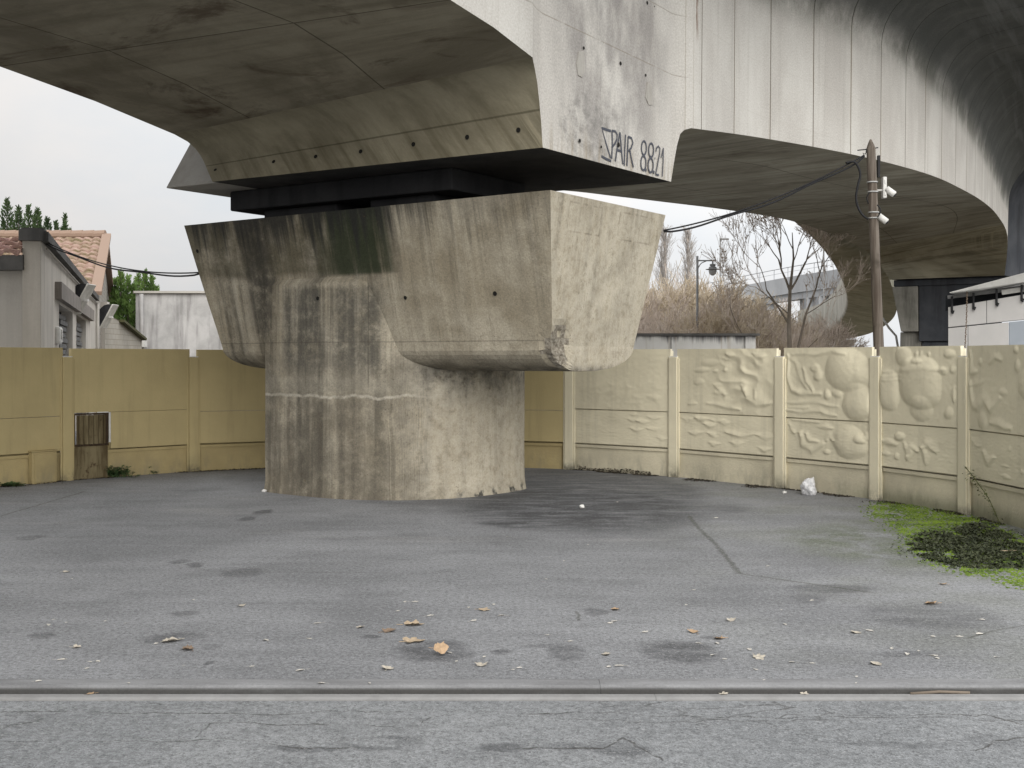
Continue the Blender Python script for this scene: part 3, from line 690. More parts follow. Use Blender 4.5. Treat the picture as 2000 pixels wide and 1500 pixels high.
for ri, r in enumerate(rings):
    for k, p in enumerate(r):
        # small casting waviness
        nz = mnoise.noise(V((p.x*1.3, p.y*1.3, p.z*1.3)))*.012
        p += V((0, -nz if k < 60 else nz, 0))
        dv = V(((p.x+.24)/.19, (p.y-.58)/.30, (p.z-.08)/.38)); l = dv.length
        if l < 1:                       # the knocked-off corner
            t = (1-l)**.7; amt = .11*t*(1+.6*mnoise.noise(p*12))
            p += V((-.75,.45,.30))*amt
vs = [p for r in rings for p in r]; fs = []; mi = []
for i in range(len(rings)-1):
    for k in range(n):
        f = (i*n+k, (i+1)*n+k, (i+1)*n+(k+1)%n, i*n+(k+1)%n); fs.append(f)
        c = sum((vs[q] for q in f), V((0,0,0)))/4
        dv = V(((c.x+.26)/.15, (c.y-.58)/.24, (c.z-.09)/.35)); mi.append(1 if dv.length+.55*mnoise.noise(c*7) < .85 else 0)
fs += [tuple(range(n)), tuple((len(rings)-1)*n+n-1-k for k in range(n))]; mi += [0,0]
mb.add(vs, fs); mb.mi = mi
hd = mb.build('pier_head', [M_pier, M_chip], pier, False); hd.location = (0,0,CZ)
es = hd.modifiers.new('b','BEVEL'); es.width = .018; es.segments = 2; es.limit_method = 'ANGLE'; es.angle_limit = R_(40)
for p in hd.data.polygons: p.use_smooth = False
# shaft footprint
fp = [(p.x, p.y) for p in catmull([V((x,y,0)) for x, y in ((-4.83,.20),(-4.80,.165),(-4.4,.10),(-3.9,.075),(-3.4,.10),(-2.99,.23),(-2.6,.48),(-2.27,.86),(-2.08,1.3),(-2.01,1.75),(-1.99,2.2),(-2.08,2.55),(-2.4,2.73),(-3.1,2.76))], 5)]
fp += [(-3.9,2.74),(-4.70,2.74),(-4.83,2.6),(-4.83,1.6)]
mb = MB(); rows = []
for z in [-1.88+ (2.88)*k/28 for k in range(29)]+[1.08]:
    ins_ = .09 if z > 1.01 else 0
    row = []
    for x, y in fp+[fp[0]]:
        wob = mnoise.noise(V((x*2, y*2, z*2)))*.006
        flare = .03*max(0, (-1.72-z)/.16)
        cx, cy = -3.4, 1.5; d = V((x-cx, y-cy, 0)).normalized()
        row.append(V((x, y, z))+d*(wob+flare-ins_))
    rows.append(row)
mb.grid(rows); k = len(mb.v)
mb.add(rows[-1][:-1], [tuple(range(len(fp)))])
col_ = mb.build('pier_shaft', M_pier, pier, True); col_.location = (0,0,CZ)
s = col_.modifiers.new('e','EDGE_SPLIT'); s.split_angle = R_(28)
mb = MB()
Mi = Matrix.Translation(A2) @ Matrix.Rotation(ang,4,'Z')
def tie(mb, x, y, z, n, r): disc(mb, V((x,y,z)), n, r)
for px, py, r in ((622,583,.028),(793,581,.026),(968,573,.03),(387,490,.028)):
    # on the battered front face or the shaft
    fnl = Mi.to_3x3() @ V((0,-1,0)); 
    d = V(((px-CX)/F, 1, (HY-py)/F)); 
    w = .08 if px == 622 else None
    for it in range(30):
        pass
    # iterate: face w depends on z
    wz = .2
    for it in range(12):
        p0 = Mi @ V((0, wz, 0)); p0.z = CZ; o = V((0,0,CZ)); t = (p0-o).dot(fnl)/d.dot(fnl); hit = o+d*t; zz = hit.z-CZ
        wz = w if w else .43*(TOPZ-zz)/(TOPZ-.15)
    lp = Mi.inverted() @ hit
    nl = V((0,-1,-.24)).normalized() if not w else V((0,-1,0))
    mb = MB(); disc(mb, V((lp.x, lp.y, hit.z))+nl*.012, nl, r); mb.build('tie_hole', M_hole, pier)

# ================================================================== second pier and the ramp that loops away
p2 = thing('viaduct_pier', (15.2,42.6,0), 'distant hammerhead pier with a face painted dark as shade behind the wooden pole', 'pier')
Lb, Rb = fil3[-1][0], fil3[-1][1]; tt = (Rb-Lb).normalized(); dp = h2
def q3(a, b, c): return Lb+tt*a+dp*b+V((0,0,c-Lb.z))
wid = (Rb-Lb).length
def prism_w(pts_b, pts_t, mat, name, bev=.03):
    o = quad_prism(pts_b, pts_t, mat, name, None, bev); return world_child(o, p2)
def rect(a0, a1, b0, b1, z): return [q3(a0,b0,z), q3(a1,b0,z), q3(a1,b1,z), q3(a0,b1,z)]
prism_w(rect(.35,.95,.35,2.8,.95), rect(.05,.95,.2,3.2,2.55), M_pier2, 'pier_head')
prism_w(rect(.96,wid-.3,.42,2.8,.6), rect(.96,wid+.1,.3,3.2,2.55), M_pier2d, 'pier_head')  # shaded part of the pier, painted dark
prism_w(rect(.25,1.05,.6,2.6,-1.99), rect(.3,1.05,.6,2.6,.94), M_pier2, 'pier_shaft')
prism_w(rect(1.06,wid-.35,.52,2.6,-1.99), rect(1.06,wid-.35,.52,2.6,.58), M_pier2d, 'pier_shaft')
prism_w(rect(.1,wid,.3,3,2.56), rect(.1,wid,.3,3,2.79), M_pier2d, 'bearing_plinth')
ramp = thing('curved_ramp', (0,0,0), 'narrow curved concrete ramp looping down to the left far behind the wooden pole', 'ramp')
inn = [(1520,408,40),(1560,440,42),(1600,478,46),(1632,520,50),(1650,560,56),(1656,592,63),(1648,618,71),(1630,640,80),(1606,654,88),(1560,664,96)]
out = [(1660,440,46),(1700,485,48),(1730,530,51),(1746,572,55),(1752,600,60),(1744,622,66),(1722,640,74),(1690,654,82),(1640,664,90),(1575,671,97)]
inn = catmull([P(*q) for q in inn], 5); out = catmull([P(*q) for q in out], 5)
mb = MB(); mb.grid([[a.lerp(b, k/4) for k in range(5)] for a, b in zip(inn, out)]); mb.build('soffit', M_ramp, ramp, True)
mb = MB(); rows = []
for i, a in enumerate(inn):
    n = (inn[i]-out[i]); n.z = 0; n.normalize()
    rows.append([a, a+n*.10+V((0,0,.05)), a+n*.17+V((0,0,.2)), a+n*.17+V((0,0,.75)), a+n*.2+V((0,0,.8)), a+n*.2+V((0,0,2.35)), a-n*.05+V((0,0,2.35)), a-n*.05+V((0,0,1.4))])
mb.grid(rows); o = mb.build('side_wall', M_rampw, ramp, True); o.modifiers.new('e','EDGE_SPLIT').split_angle = R_(40)
mb = MB(); mb.grid([[b, b+V((0,0,2.35)), b+(a-b).normalized()*.25+V((0,0,2.35)), b+(a-b).normalized()*.25+V((0,0,1.4))] for a, b in zip(inn, out)]); mb.build('side_wall', M_ramp, ramp)
mb = MB(); mb.grid([[a+V((0,0,1.4)), b+V((0,0,1.4))] for a, b in zip(inn, out)]); mb.build('deck_slab', M_ramp, ramp)
jn = MB(); jn.beam(P(1622,491,49.2), P(1705,491,49.2), .3, .16); jn.build('expansion_joint', M_dark, ramp)
mb = MB()
pc = P(1650,664,80); mb.lathe([(.35,-pc.z-.1),(.35,-.6),(.75,-.15),(.8,0)], 16, pc); mb.build('support_column', M_rampw, ramp, True)
wl = thing('retaining_wall', P(1690,690,60), 'low grey-green concrete wall under the looping ramp behind the fence', 'wall')
mb = MB(); mb.box((0,0,.95), (5.2,.3,2.6), 0); mb.box((0,-.05,2.32), (5.3,.4,.14)); w_ = mb.build('wall', M_ramp, wl); wl.location = (P(1700,690,60).x, 60, 0)
dr = thing('drain_pipe', (0,0,0), 'pale slanting drain pipe below the ramp beside the distant pier', 'pipe')
mb = MB(); mb.tube([P(1724,622,46), P(1736,640,46), P(1750,656,46), P(1756,690,46)], .045, 8); mb.build('pipe', M_white, dr, True)

# ================================================================== fence
posts = [(-9.9,13.4),(-8.85,15.15),(-7.9,16.35),(-6.77,17.85),(-5.24,19.3),(-3.4,20.25),(-1.25,20.45),(.98,19.65),(2.56,18.4),(3.86,16.8),(4.80,15.42),(5.42,14.0),(5.62,12.1),(5.45,10.2)]
fen = thing('fence', (0,0,0), 'ochre painted concrete panel fence with slotted posts curving behind the pier', 'fence')
PT, PO = 2.0, 1.87
class Bay:
    def __init__(s, a, b):
        s.a, s.b = V((a[0],a[1],0)), V((b[0],b[1],0)); s.d = (s.b-s.a); s.len = s.d.length; s.d.normalize()
        n = V((s.d.y, -s.d.x, 0)); s.n = n if n.dot(-(s.a+s.b)/2) > 0 else -n
    def p(s, t, off, z): return s.a+s.d*t+s.n*off+V((0,0,z))
    def slab(s, mb, t0, t1, o0, o1, z0, z1, mi=0):
        vs = [s.p(t,o,z) for z in (z0,z1) for t, o in ((t0,o0),(t1,o0),(t1,o1),(t0,o1))]
        mb.add(vs, [(3,2,1,0),(4,5,6,7),(0,1,5,4),(1,2,6,5),(2,3,7,6),(3,0,4,7)], mi)
def wob(x, y): return x+.028*mnoise.noise(V((x*5, y*4, 1.5))), y+.035*mnoise.noise(V((x*5, y*4, 7.5)))
def blob(a, b, ra, rb, h, pw=2.0):
    def f(x, y):
        x, y = wob(x, y); ry = rb*1.02 if y > b else rb*1.35      # steeper at its lower edge
        e = (abs((x-a)/(ra*1.1))**pw+abs((y-b)/ry)**pw)
        return h*(1-e)**1.15*(1+.35*e) if e < 1 else 0
    return f
def ridge(pts, w, h, asp=2.0):
    def f(x, y):
        x, y = wob(x, y); best = 9; sg = 0; prog = .5; n = len(pts)-1
        for k, ((x0,y0),(x1,y1)) in enumerate(zip(pts, pts[1:])):
            dx, dy = (x1-x0)*asp, y1-y0; t = max(0, min(1, ((x-x0)*asp*dx+(y-y0)*dy)/(dx*dx+dy*dy+1e-9)))
            qx, qy = (x-x0)*asp-t*dx, y-y0-t*dy; d = math.hypot(qx, qy)
            if d < best: best = d; sg = qy; prog = (k+t)/n
        wd = w*(.85 if sg > 0 else 1.7)*(.6+.6*math.sin(math.pi*min(1,max(0,prog))))
        return h*.95*math.exp(-(best/wd)**2)*(.75+.5*mnoise.noise(V((x*9, y*7, w*50))))
    return f
def wrinkle(cx, cy, rx, ry, h, fx, fy, seed):
    def f(x, y):
        e = ((x-cx)/rx)**2+((y-cy)/ry)**2
        if e > 1: return 0
        n = mnoise.noise(V((x*fx, y*fy, seed))); n = 1-abs(n)*2.6
        return h*(1-e)*max(0, n)
    return f
def gauss(n, seed, x0, x1, y0, y1, r0, r1, h):
    r = random.Random(seed); L = []
    for i in range(n):
        rr = r.uniform(r0, r1); L.append(blob(r.uniform(x0,x1), r.uniform(y0,y1), rr*r.uniform(.6,1.8), rr*r.uniform(.7,1.5), h*r.uniform(.5,1)))
    return L
UP = {7: [wrinkle(.55,.75,.5,.3,.012,7,5,1)]+gauss(3,5,.5,.95,.3,.9,.02,.05,.012),
 8: [wrinkle(.7,.45,.38,.6,.05,6,4,3), ridge([(.70,.62),(.74,.74),(.82,.82),(.93,.80)], .05,.06), ridge([(.68,.55),(.72,.70)], .03,.03), ridge([(.80,.62),(.80,.74)], .025,.03),
     ridge([(.52,.10),(.56,.13),(.60,.12)],.03,.03), ridge([(.80,.07),(.85,.12),(.90,.11)],.03,.03), ridge([(.12,.87),(.2,.86)],.02,.02), ridge([(.33,.86),(.5,.87),(.65,.92)],.025,.035),
     ridge([(.38,.57),(.45,.66),(.50,.70)],.03,.03)]+gauss(9,8,.15,.55,.1,.75,.02,.05,.025),
 9: [ridge([(.03,.10),(.04,.43),(.10,.60),(.22,.67),(.42,.66)], .03,.045), ridge([(.24,.30),(.27,.46),(.33,.62)], .03,.04), ridge([(.03,.10),(.14,.20),(.20,.42),(.28,.60)],.035,.02),
     blob(.74,.34,.24,.26,.12), blob(.86,.78,.17,.21,.10), blob(.40,.40,.05,.07,.04), blob(.36,.30,.05,.05,.03), blob(.50,.66,.04,.06,.04), blob(.62,.64,.06,.05,.03),
     ridge([(.10,.08),(.35,.09),(.55,.07),(.75,.09)],.025,.025), ridge([(.0,.80),(.3,.78),(.62,.80)],.02,.025), ridge([(.0,.90),(.2,.93),(.45,.90),(.6,.94)],.025,.03), ridge([(.05,.86),(.3,.86)],.015,.02)],
 10: [blob(.32,.14,.09,.13,.06), blob(.52,.50,.24,.28,.11,3), blob(.54,.80,.13,.14,.05), blob(.12,.60,.13,.24,.08,3), ridge([(.0,.30),(.35,.31),(.85,.29)],.03,.025), blob(.88,.09,.06,.05,.035),
      blob(.50,.21,.08,.035,.03), ridge([(.92,.52),(.91,.66)],.03,.03), blob(.86,.82,.05,.07,.04), blob(.80,.31,.05,.05,.03), blob(.93,.30,.04,.05,.03), blob(.47,.11,.03,.04,.025), blob(.53,.11,.025,.04,.02), blob(.64,.11,.02,.03,.02), ridge([(.0,.37),(.3,.38)],.015,.012), ridge([(.0,.42),(.3,.43)],.015,.012)],
 11: [ridge([(.03,.06),(.04,.30),(.12,.29)],.028,.04), ridge([(.04,.44),(.07,.72),(.14,.73),(.22,.64),(.30,.76),(.40,.62)],.04,.05), ridge([(.04,.46),(.22,.42)],.03,.02), ridge([(.30,.22),(.36,.14),(.43,.18)],.03,.03),
      blob(.20,.90,.06,.10,.03), ridge([(.32,.92),(.55,.93)],.03,.035), blob(.62,.06,.03,.05,.03), blob(.64,.25,.03,.08,.03), blob(.45,.54,.06,.04,.02), blob(.18,.18,.03,.04,.02), blob(.75,.45,.1,.15,.05)],
 12: gauss(8,3,.1,.9,.1,.9,.04,.12,.04)}
LO = {7: [ridge([(.62,.12),(.68,.10)],.03,.02)]+[ridge([(x,y),(x+.05,y+.05),(x+.10,y+.02)],.045,.022) for x,y in ((.60,.25),(.68,.28),(.80,.14),(.78,.48),(.62,.5),(.86,.72))],
 8: [ridge([(x,y),(x+w/2,y+.05),(x+w,y+.01)],.05,.03) for x,y,w in ((.06,.14,.08),(.22,.12,.08),(.36,.16,.1),(.44,.22,.10),(.14,.52,.12),(.33,.53,.05),(.52,.48,.25),(.82,.50,.12),(.56,.72,.10),(.35,.80,.08),(.84,.82,.1),(.30,.28,.08))],
 9: [ridge([(.20,.35),(.22,.66),(.33,.82),(.45,.60)],.06,.05), ridge([(.27,.38),(.30,.55),(.38,.55)],.045,.04), blob(.76,.55,.18,.36,.10), blob(.88,.42,.06,.12,.05), ridge([(.40,.20),(.56,.22)],.05,.04),
     ridge([(.50,.52),(.53,.40),(.58,.50)],.04,.035), blob(.50,.78,.04,.06,.03), ridge([(.05,.15),(.12,.35)],.05,.03), ridge([(.1,.02),(.4,.06)],.04,.02), blob(.95,.35,.03,.1,.04)],
 10: [ridge([(.02,.40),(.22,.47)],.06,.045), blob(.26,.28,.06,.10,.05), ridge([(.32,.42),(.34,.75)],.04,.03), ridge([(.36,.80),(.40,.50),(.48,.58)],.05,.04), ridge([(.55,.50),(.58,.82)],.05,.04), ridge([(.55,.48),(.62,.40),(.72,.55)],.06,.045), ridge([(.03,.70),(.12,.72)],.05,.03), blob(.22,.75,.03,.08,.03)],
 11: [ridge([(.22,.42),(.26,.66),(.33,.52)],.05,.04), ridge([(.05,.2),(.15,.3)],.05,.02)]+gauss(4,11,.1,.8,.2,.9,.03,.06,.02), 12: []}
def relief(bay, t0, t1, z0, z1, feats, mb, off, seed, nx=110, nz=70):
    rows = []
    for j in range(nz+1):
        y = j/nz; row = []
        for i in range(nx+1):
            x = i/nx; e = min(1, x/.03, (1-x)/.03, y/.03, (1-y)/.03); e = max(0, e)
            hgt = sum(f(x, y) for f in feats)*e*.52+.004*mnoise.noise(V((x*5, y*4, seed)))+.002*mnoise.noise(V((x*25, y*20, seed)))
            row.append(bay.p(t0+(t1-t0)*x, off+hgt, z1+(z0-z1)*y))
        rows.append(row)
    mb.grid(rows)
    # edge returns
    for run in (rows[0], rows[-1], [r[0] for r in rows], [r[-1] for r in rows]):
        mb.grid([run, [p-bay.n*.05 for p in run]])
for i in range(len(posts)-1):
    bay = Bay(posts[i], posts[i+1]); right = i >= 7
    paint, plinth = (M_bei, M_bplinth) if right else (M_yel, M_yplinth)
    t0, t1 = .07, bay.len-.07; rr = random.Random(i)
    sk = rr.uniform(-.012,.012)
    mb = MB(); bay.slab(mb, t0, t1, -.06, .0, -.1, .43); bay.slab(mb, t0, t1, -.03, .022, .385, .43+.0); bay.slab(mb, t0, t1, -.058, -.034, .431, .52); mb.build('base_panel', plinth, fen)
    if i in UP:
        mb = MB(); relief(bay, t0, t1, 1.0+.02, PT+sk, UP[i], mb, .045, i); o = mb.build('upper_panel', paint, fen, True)
        o.modifiers.new('e','EDGE_SPLIT').split_angle = R_(60); o['label'] = 'panel embossed with bulges and ridges'
        mb = MB(); relief(bay, t0, t1, .455, 1.005, LO[i], mb, .036, i+20); o = mb.build('lower_panel', paint, fen, True); o.modifiers.new('e','EDGE_SPLIT').split_angle = R_(60)
        o['label'] = 'panel embossed with bulges and ridges'
        mb = MB(); bay.slab(mb, t0, t1, -.045, -.01, .44, PT-.03); mb.build('backing_panel', paint, fen)
    elif i == 3:                                    # bay with the little metal hatch
        mb = MB(); bay.slab(mb, t0, t1, -.045, .045, 1.02, PT); mb.build('upper_panel', paint, fen, bevel=.004)
        mb = MB(); bay.slab(mb, .70, t1, -.045, .045, .45, 1.016); mb.build('lower_panel', paint, fen, bevel=.004)
    else:
        zj = {2: .98, 4: .98, 5: .98, 6: .98}.get(i, .98)
        mb = MB(); bay.slab(mb, t0, t1, -.045, .045, zj+.003, PT+sk); mb.build('upper_panel', paint, fen, bevel=.004)
        mb = MB(); bay.slab(mb, t0, t1, -.045, .042, .455, zj-.003); mb.build('lower_panel', paint, fen, bevel=.004)
for i in range(1, len(posts)-1):
    b0, b1 = Bay(posts[i-1], posts[i]), Bay(posts[i], posts[i+1]); d = (b0.d+b1.d).normalized(); n = (b0.n+b1.n).normalized()
    c = V((*posts[i],0)); right = i >= 7; mb = MB(); rz = math.atan2(d.y, d.x)
    lean = 0
    mb.box(c+n*.035+V((0,0,(PO-.1)/2)), (.155,.10,PO+.1), rz); 
    for s_ in (-1,1): mb.box(c+n*.058+d*s_*.095+V((0,0,(PO-.12)/2)), (.03,.02,PO+.08), rz)
    o = mb.build('post', M_bei if right else M_yel, fen, bevel=.006)
    mb = MB(); mb.box(c+n*.03+V((0,0,PO+.006)), (.15,.095,.012), rz); k = mb.build('post_cap', M_white, o)
    mb = MB(); mb.box(c+d*.088+n*.0+V((0,0,(PO+PT)/2-.002)), (.012,.075,PT-PO-.01), rz); mb.build('raw_edge', M_white, o)
# rusty hatch in the left part
rust = Mat('rusty_sheet'); rp = rust.pos
rc = rust.mix(rust.ss(rust.noise(rust.mp(rp,(5,5,.8)), 1, 6, .65), .4, .62), (.20,.165,.095), (.085,.062,.03)); rc = rust.mix(rust.ss(rust.noise(rp, 7, 5, .7), .55, .7), rc, (.055,.03,.014))
rust.col(rc); rust.bump(rust.noise(rp, 30, 5), .3, .01); rust = rust.m
M_rustd = simple('rust_frame', (.06,.038,.02), (.03,.02,.012), 12)
bay = Bay(posts[3], posts[4]); hat = MB(); W0, W1 = .095, .66
hx = []
for k in range(61):
    t = W0+.06+(W1-W0-.10)*k/60; hx.append((t, .02+.016*math.sin(k/60*math.pi*2*6)))
hat.grid([[bay.p(t, .012+o, z) for t, o in hx] for z in (.535,.98)])
ho = hat.build('hatch_door', rust, fen, True); ho['label'] = 'rusty corrugated hatch cut into the painted fence'
mb = MB()
for t in (W0+.02, W1-.02): bay.slab(mb, t-.02, t+.02, -.01, .046, .52, 1.0)
bay.slab(mb, W0, W1, -.01, .048, .985, 1.01); bay.slab(mb, W0, W1, -.01, .048, .505, .535); mb.build('frame', M_rustd, ho)
mb = MB(); rows = []
for z in (.0,.12,.25,.38,.50): rows.append([bay.p(W0+.01+(W1-W0-.02)*k/24, .036+.006*math.sin(k*.9)+.004*math.sin(z*20+k), z) for k in range(25)])
mb.grid(rows); mb.build('lower_sheet', rust, ho, True)
mb = MB(); bay.slab(mb, W1+.005, W1+.035, -.02, .046, .55, 1.015); bay.slab(mb, W0+.25, W0+.33, .0, .047, 1.011, 1.024); bay.slab(mb, W0+.38, W1, .0, .047, 1.011, 1.026); mb.build('bare_edge', M_white, ho)
# painted meter box at the foot of the left bay
bay = Bay(posts[2], posts[3]); ub = thing('meter_box', bay.p(bay.len-.45, .1, 0), 'small painted meter box against the fence foot left of the rusty hatch', 'box')
mb = MB(); bay.slab(mb, bay.len-.62, bay.len-.22, .025, .13, -.05, .47); world_child(mb.build('casing', M_yplinth, None, bevel=.008), ub)
mb = MB(); bay.slab(mb, bay.len-.585, bay.len-.255, .131, .142, .02, .435); world_child(mb.build('cover', M_yplinth, None, bevel=.004), ub)
mb = MB(); bay.slab(mb, bay.len-.64, bay.len-.20, .024, .15, .471, .49); world_child(mb.build('lid', M_yplinth, None, bevel=.004), ub)

# ================================================================== wooden pole and overhead cables
wd = Mat('weathered_wood'); wo = wd.obj
wc = wd.mix(wd.ss(wd.noise(wd.mp(wo,(18,18,.7)), 1, 6, .65), .35, .65), (.075,.058,.045), (.17,.145,.12)); wd.col(wd.mix(wd.ss(wd.noise(wo, 2.5, 4), .55, .7), wc, (.05,.04,.03)))
wd.bump(wd.noise(wd.mp(wo,(30,30,1)), 1, 5), .6, .01); wd = wd.m
PD = 16.3
ptop, pbot = P(1701,290,PD), P(1717,700,PD); pd_ = (ptop-pbot).normalized(); pbase = pbot-pd_*(pbot.z/pd_.z)
pole = thing('utility_pole', pbase, 'leaning wooden utility pole with pointed top behind the beige fence', 'utility pole')
ax = lambda z: (ptop-pbase)*((z-0)/(ptop.z))     # local point on the axis at height z
def pz(py): return P(0, py, PD).z
M_strap = simple('strap_metal', (.5,.5,.49), (.4,.4,.39)); mb = MB(); H = ptop.z
mb.tube([ax(-.2), ax(H*.3), ax(H*.65), ax(H)], [.078,.073,.067,.061], 14, cap=True); mb.build('shaft', wd, pole, True)
mb = MB(); mb.tube([ax(H), ax(H+.05), ax(H+.125)], [.061,.045,.012], 14); mb.build('pointed_top', wd, pole, False)
for py in (356, 375, 415, 426):
    z = pz(py); mb = MB(); c = ax(z); mb.lathe([(.071,-.008),(.075,-.008),(.075,.008),(.071,.008)], 18, c); mb.build('strap', M_strap, pole, True)
mb = MB(); c = ax(pz(367)); mb.box(c+V((.155,-.02,0)), (.05,.09,.29)); mb.box(c+V((.155,-.068,.08)), (.02,.012,.05)); mb.box(c+V((.155,-.068,-.09)), (.02,.012,.05))
eq = mb.build('equipment_box', M_white, pole, bevel=.012)
for py, dx, s in ((376, .235, 1), (429, .115, 1)):
    c = ax(pz(py)); mb = MB(); mb.tube([c+V((dx-.06,-.05,.045)), c+V((dx+.035,-.09,-.04)), c+V((dx+.04,-.092,-.045))], [.045,.045,.03], 12); cam_ = mb.build('security_camera', M_white, pole, True)
    mb = MB(); mb.tube([c+V((dx+.040,-.092,-.0449)), c+V((dx+.047,-.096,-.052))], .026, 10); mb.build('lens', M_black, cam_)
    mb = MB(); mb.tube([c+V((.06,0,.03)), c+V((dx-.04,-.045,.025))], .012, 6); mb.build('bracket', M_white, cam_)
mb = MB(); c = ax(pz(318)); mb.box(c+V((.098,0,-.05)), (.03,.05,.30)); mb.build('cable_duct', M_dark, pole)
mb = MB(); c = ax(pz(291)); mb.tube([c+V((-.19,-.01,-.02)), c, c+V((.10,.0,.02))], .008, 6); mb.tube([c+V((-.10,-.02,-.10)), c+V((-.115,-.02,-.06)), c+V((-.08,-.02,-.075)), c+V((-.07,-.02,-.03)), c+V((-.065,0,0))], .007, 6); mb.build('hook_bracket', M_dark, pole)
wp = lambda px, py, d=PD-.12: P(px, py, d)-pbase
loop = catmull([wp(*q) for q in ((1652,318),(1668,316),(1678,330),(1680,345),(1676,360),(1672,385),(1676,405),(1685,420),(1696,428))], 5)
mb = MB(); mb.tube(loop, .016, 8); mb.build('drop_cable', M_black, pole, True)
mb = MB(); mb.tube(catmull([wp(*q) for q in ((1713,400),(1719,407),(1719,416),(1714,424))], 4), .008, 6); mb.tube(catmull([wp(*q) for q in ((1698,376),(1693,386),(1696,398))], 4), .008, 6); mb.build('jumper_wire', M_black, pole, True)
def cable(name, a, b, sag, label, n=28, r=.011):
    a, b = V(a), V(b); o = thing(name, (0,0,0), label, 'cable', 'overhead cables'); rnd = random.Random(len(label))
    for k, off in enumerate(((0,0,0),(0.01,.01,-.045))):
        pts = []
        for i in range(n+1):
            t = i/n; w = math.sin(t*math.pi*5+.4)*.5+.5
            pts.append(a.lerp(b, t)+V(off)*(.45+.55*w if 0 < t < 1 else .3)+V((0,0,-4*sag*t*(1-t))))
        m_ = MB(); m_.tube(pts, r*(1.25 if k else 1), 6); m_.build('strand', M_black, o, True)
endR = Mi @ V((-.04,2.62,0)); endR.z = 0
cR = P(1296,450,endR.y+.06)
cable('overhead_cable', P(1688,303,PD-.05), cR, .13, 'twin black cable rising from the pier head to the wooden pole')
cable('overhead_cable', P(78,466,21.2), P(392,532,17.3), .20, 'twin black cable from the grey building to the left end of the pier head')

# ================================================================== buildings on the left
M_rend = plain_concrete('grey_render', (.46,.435,.40), (.40,.38,.35), (.22,.205,.185), .25, .7)
M_rend2 = plain_concrete('light_render', (.60,.565,.52), (.53,.50,.455), (.25,.225,.19), .35, .7)
M_rendw = plain_concrete('weathered_render', (.50,.49,.485), (.35,.345,.34), (.19,.18,.18), .8, .8)
M_fasc = plain_concrete('sooty_fascia', (.14,.135,.13), (.09,.088,.085), (.04,.04,.04), .5)
M_tile = tiles('red_tiles', (.40,.25,.22), (.31,.18,.155), .35); M_tile2 = tiles('mossy_tiles', (.37,.265,.22), (.29,.185,.15), .75)
M_block = blockwork('block_wall', (.36,.33,.29), (.31,.285,.25), (.22,.2,.17))
M_block2 = blockwork('pale_block_wall', (.42,.39,.34), (.37,.34,.29), (.27,.25,.21))
def tile_roof(a, b, c, d, mat, name, root, rows=10, rowh=None, wave=.25):
    # a,b ridge ends; d,c eave ends: overlapping wavy courses
    a, b, c, d = map(V, (a,b,c,d)); mb = MB(); n = (b-a).cross(d-a).normalized(); n = n if n.z > 0 else -n
    wdt = (b-a).length; nx = max(8, int(wdt/wave*8))
    for r in range(rows):
        t0, t1 = r/rows, (r+1)/rows+.02; rr = []; uvr = []
        for t, lift in ((t0, .0), (t1, .085), (t1, .02)):
            row = []; uv = []
            for i in range(nx+1):
                x = i/nx; p = a.lerp(b, x).lerp(d.lerp(c, x), t); ph = x*wdt/wave*2*math.pi
                row.append(p+n*(lift+.035*math.sin(ph)+.012*math.sin(ph*2+1))); uv.append((x*wdt, t*(d-a).length))
            rr.append(row); uvr.append(uv)
        mb.grid(rr, 0, uvr)
    return world_child(mb.build(name, mat, None, True), root)
hA = V((-.2953, .9554, 0))                      # direction of the long wall (vanishes left of the pier)
c0 = P(80, 700, 20.5); c0.z = 0
h1 = thing('rendered_workshop', c0, 'grey rendered workshop with shuttered openings and red tiles at the left edge', 'building')
def W1(k, z, off=0): return c0+hA*k+V((.9554,.2953,0))*off+V((0,0,z))
def wc(mbx, name, mat, root=None, smooth=False, bevel=0): return world_child(mbx.build(name, mat, None, smooth, bevel), root or h1)
zt = CZ+230/F*20.5
LEN = 22.5
mb = MB()
mb.add([c0+V((-4.5,0,-.1)), c0+V((0,0,-.1)), c0+V((0,0,zt)), c0+V((-.24,0,zt)), c0+V((-.24,0,zt-.28)), c0+V((-4.5,0,zt-.30))], [(0,1,2,3,4,5)])
wc(mb, 'front_wall', M_rend)
# long wall with two openings: pieces between
def wpiece(mbx, k0, k1, z0, z1, o0=-.3, o1=0):
    vs = [W1(k,z,o) for z in (z0,z1) for k, o in ((k0,o0),(k1,o0),(k1,o1),(k0,o1))]
    mbx.add(vs, [(3,2,1,0),(4,5,6,7),(0,1,5,4),(1,2,6,5),(2,3,7,6),(3,0,4,7)])
K = lambda px: (lambda r: (r*c0.y-c0.x)/(hA.x-r*hA.y))((px-CX)/F)      # distance along the wall seen at px
def Zw(px, py): k = K(px); d = c0.y+hA.y*k; return CZ+(HY-py)/F*d
kA, kB, kC, kD = K(115), K(142), K(149), K(168); zl = Zw(125, 600)
mb = MB(); wpiece(mb, .003, kA, -.1, zt); wpiece(mb, kB, kC, -.1, zl); wpiece(mb, kD, LEN, -.1, zt); wpiece(mb, kA, kD, zl, zt)
wc(mb, 'side_wall', M_rend2)
mb = MB(); wpiece(mb, 0, LEN, zt, zt+.16, -.35, .12); wpiece(mb, 0, LEN, zt+.16, zt+.22, -.32, .05); wc(mb, 'coping', M_fasc)
mb = MB(); mb.beam(c0+V((-.32,-.02,zt+.09)), c0+V((.05,-.02,zt+.09)), .3, .2); wc(mb, 'coping', M_fasc)
mb = MB(); mb.beam(c0+V((-4.5,-.07,zt-.39)), c0+V((-.26,-.07,zt-.39)), .14, .26); wc(mb, 'fascia', M_fasc)
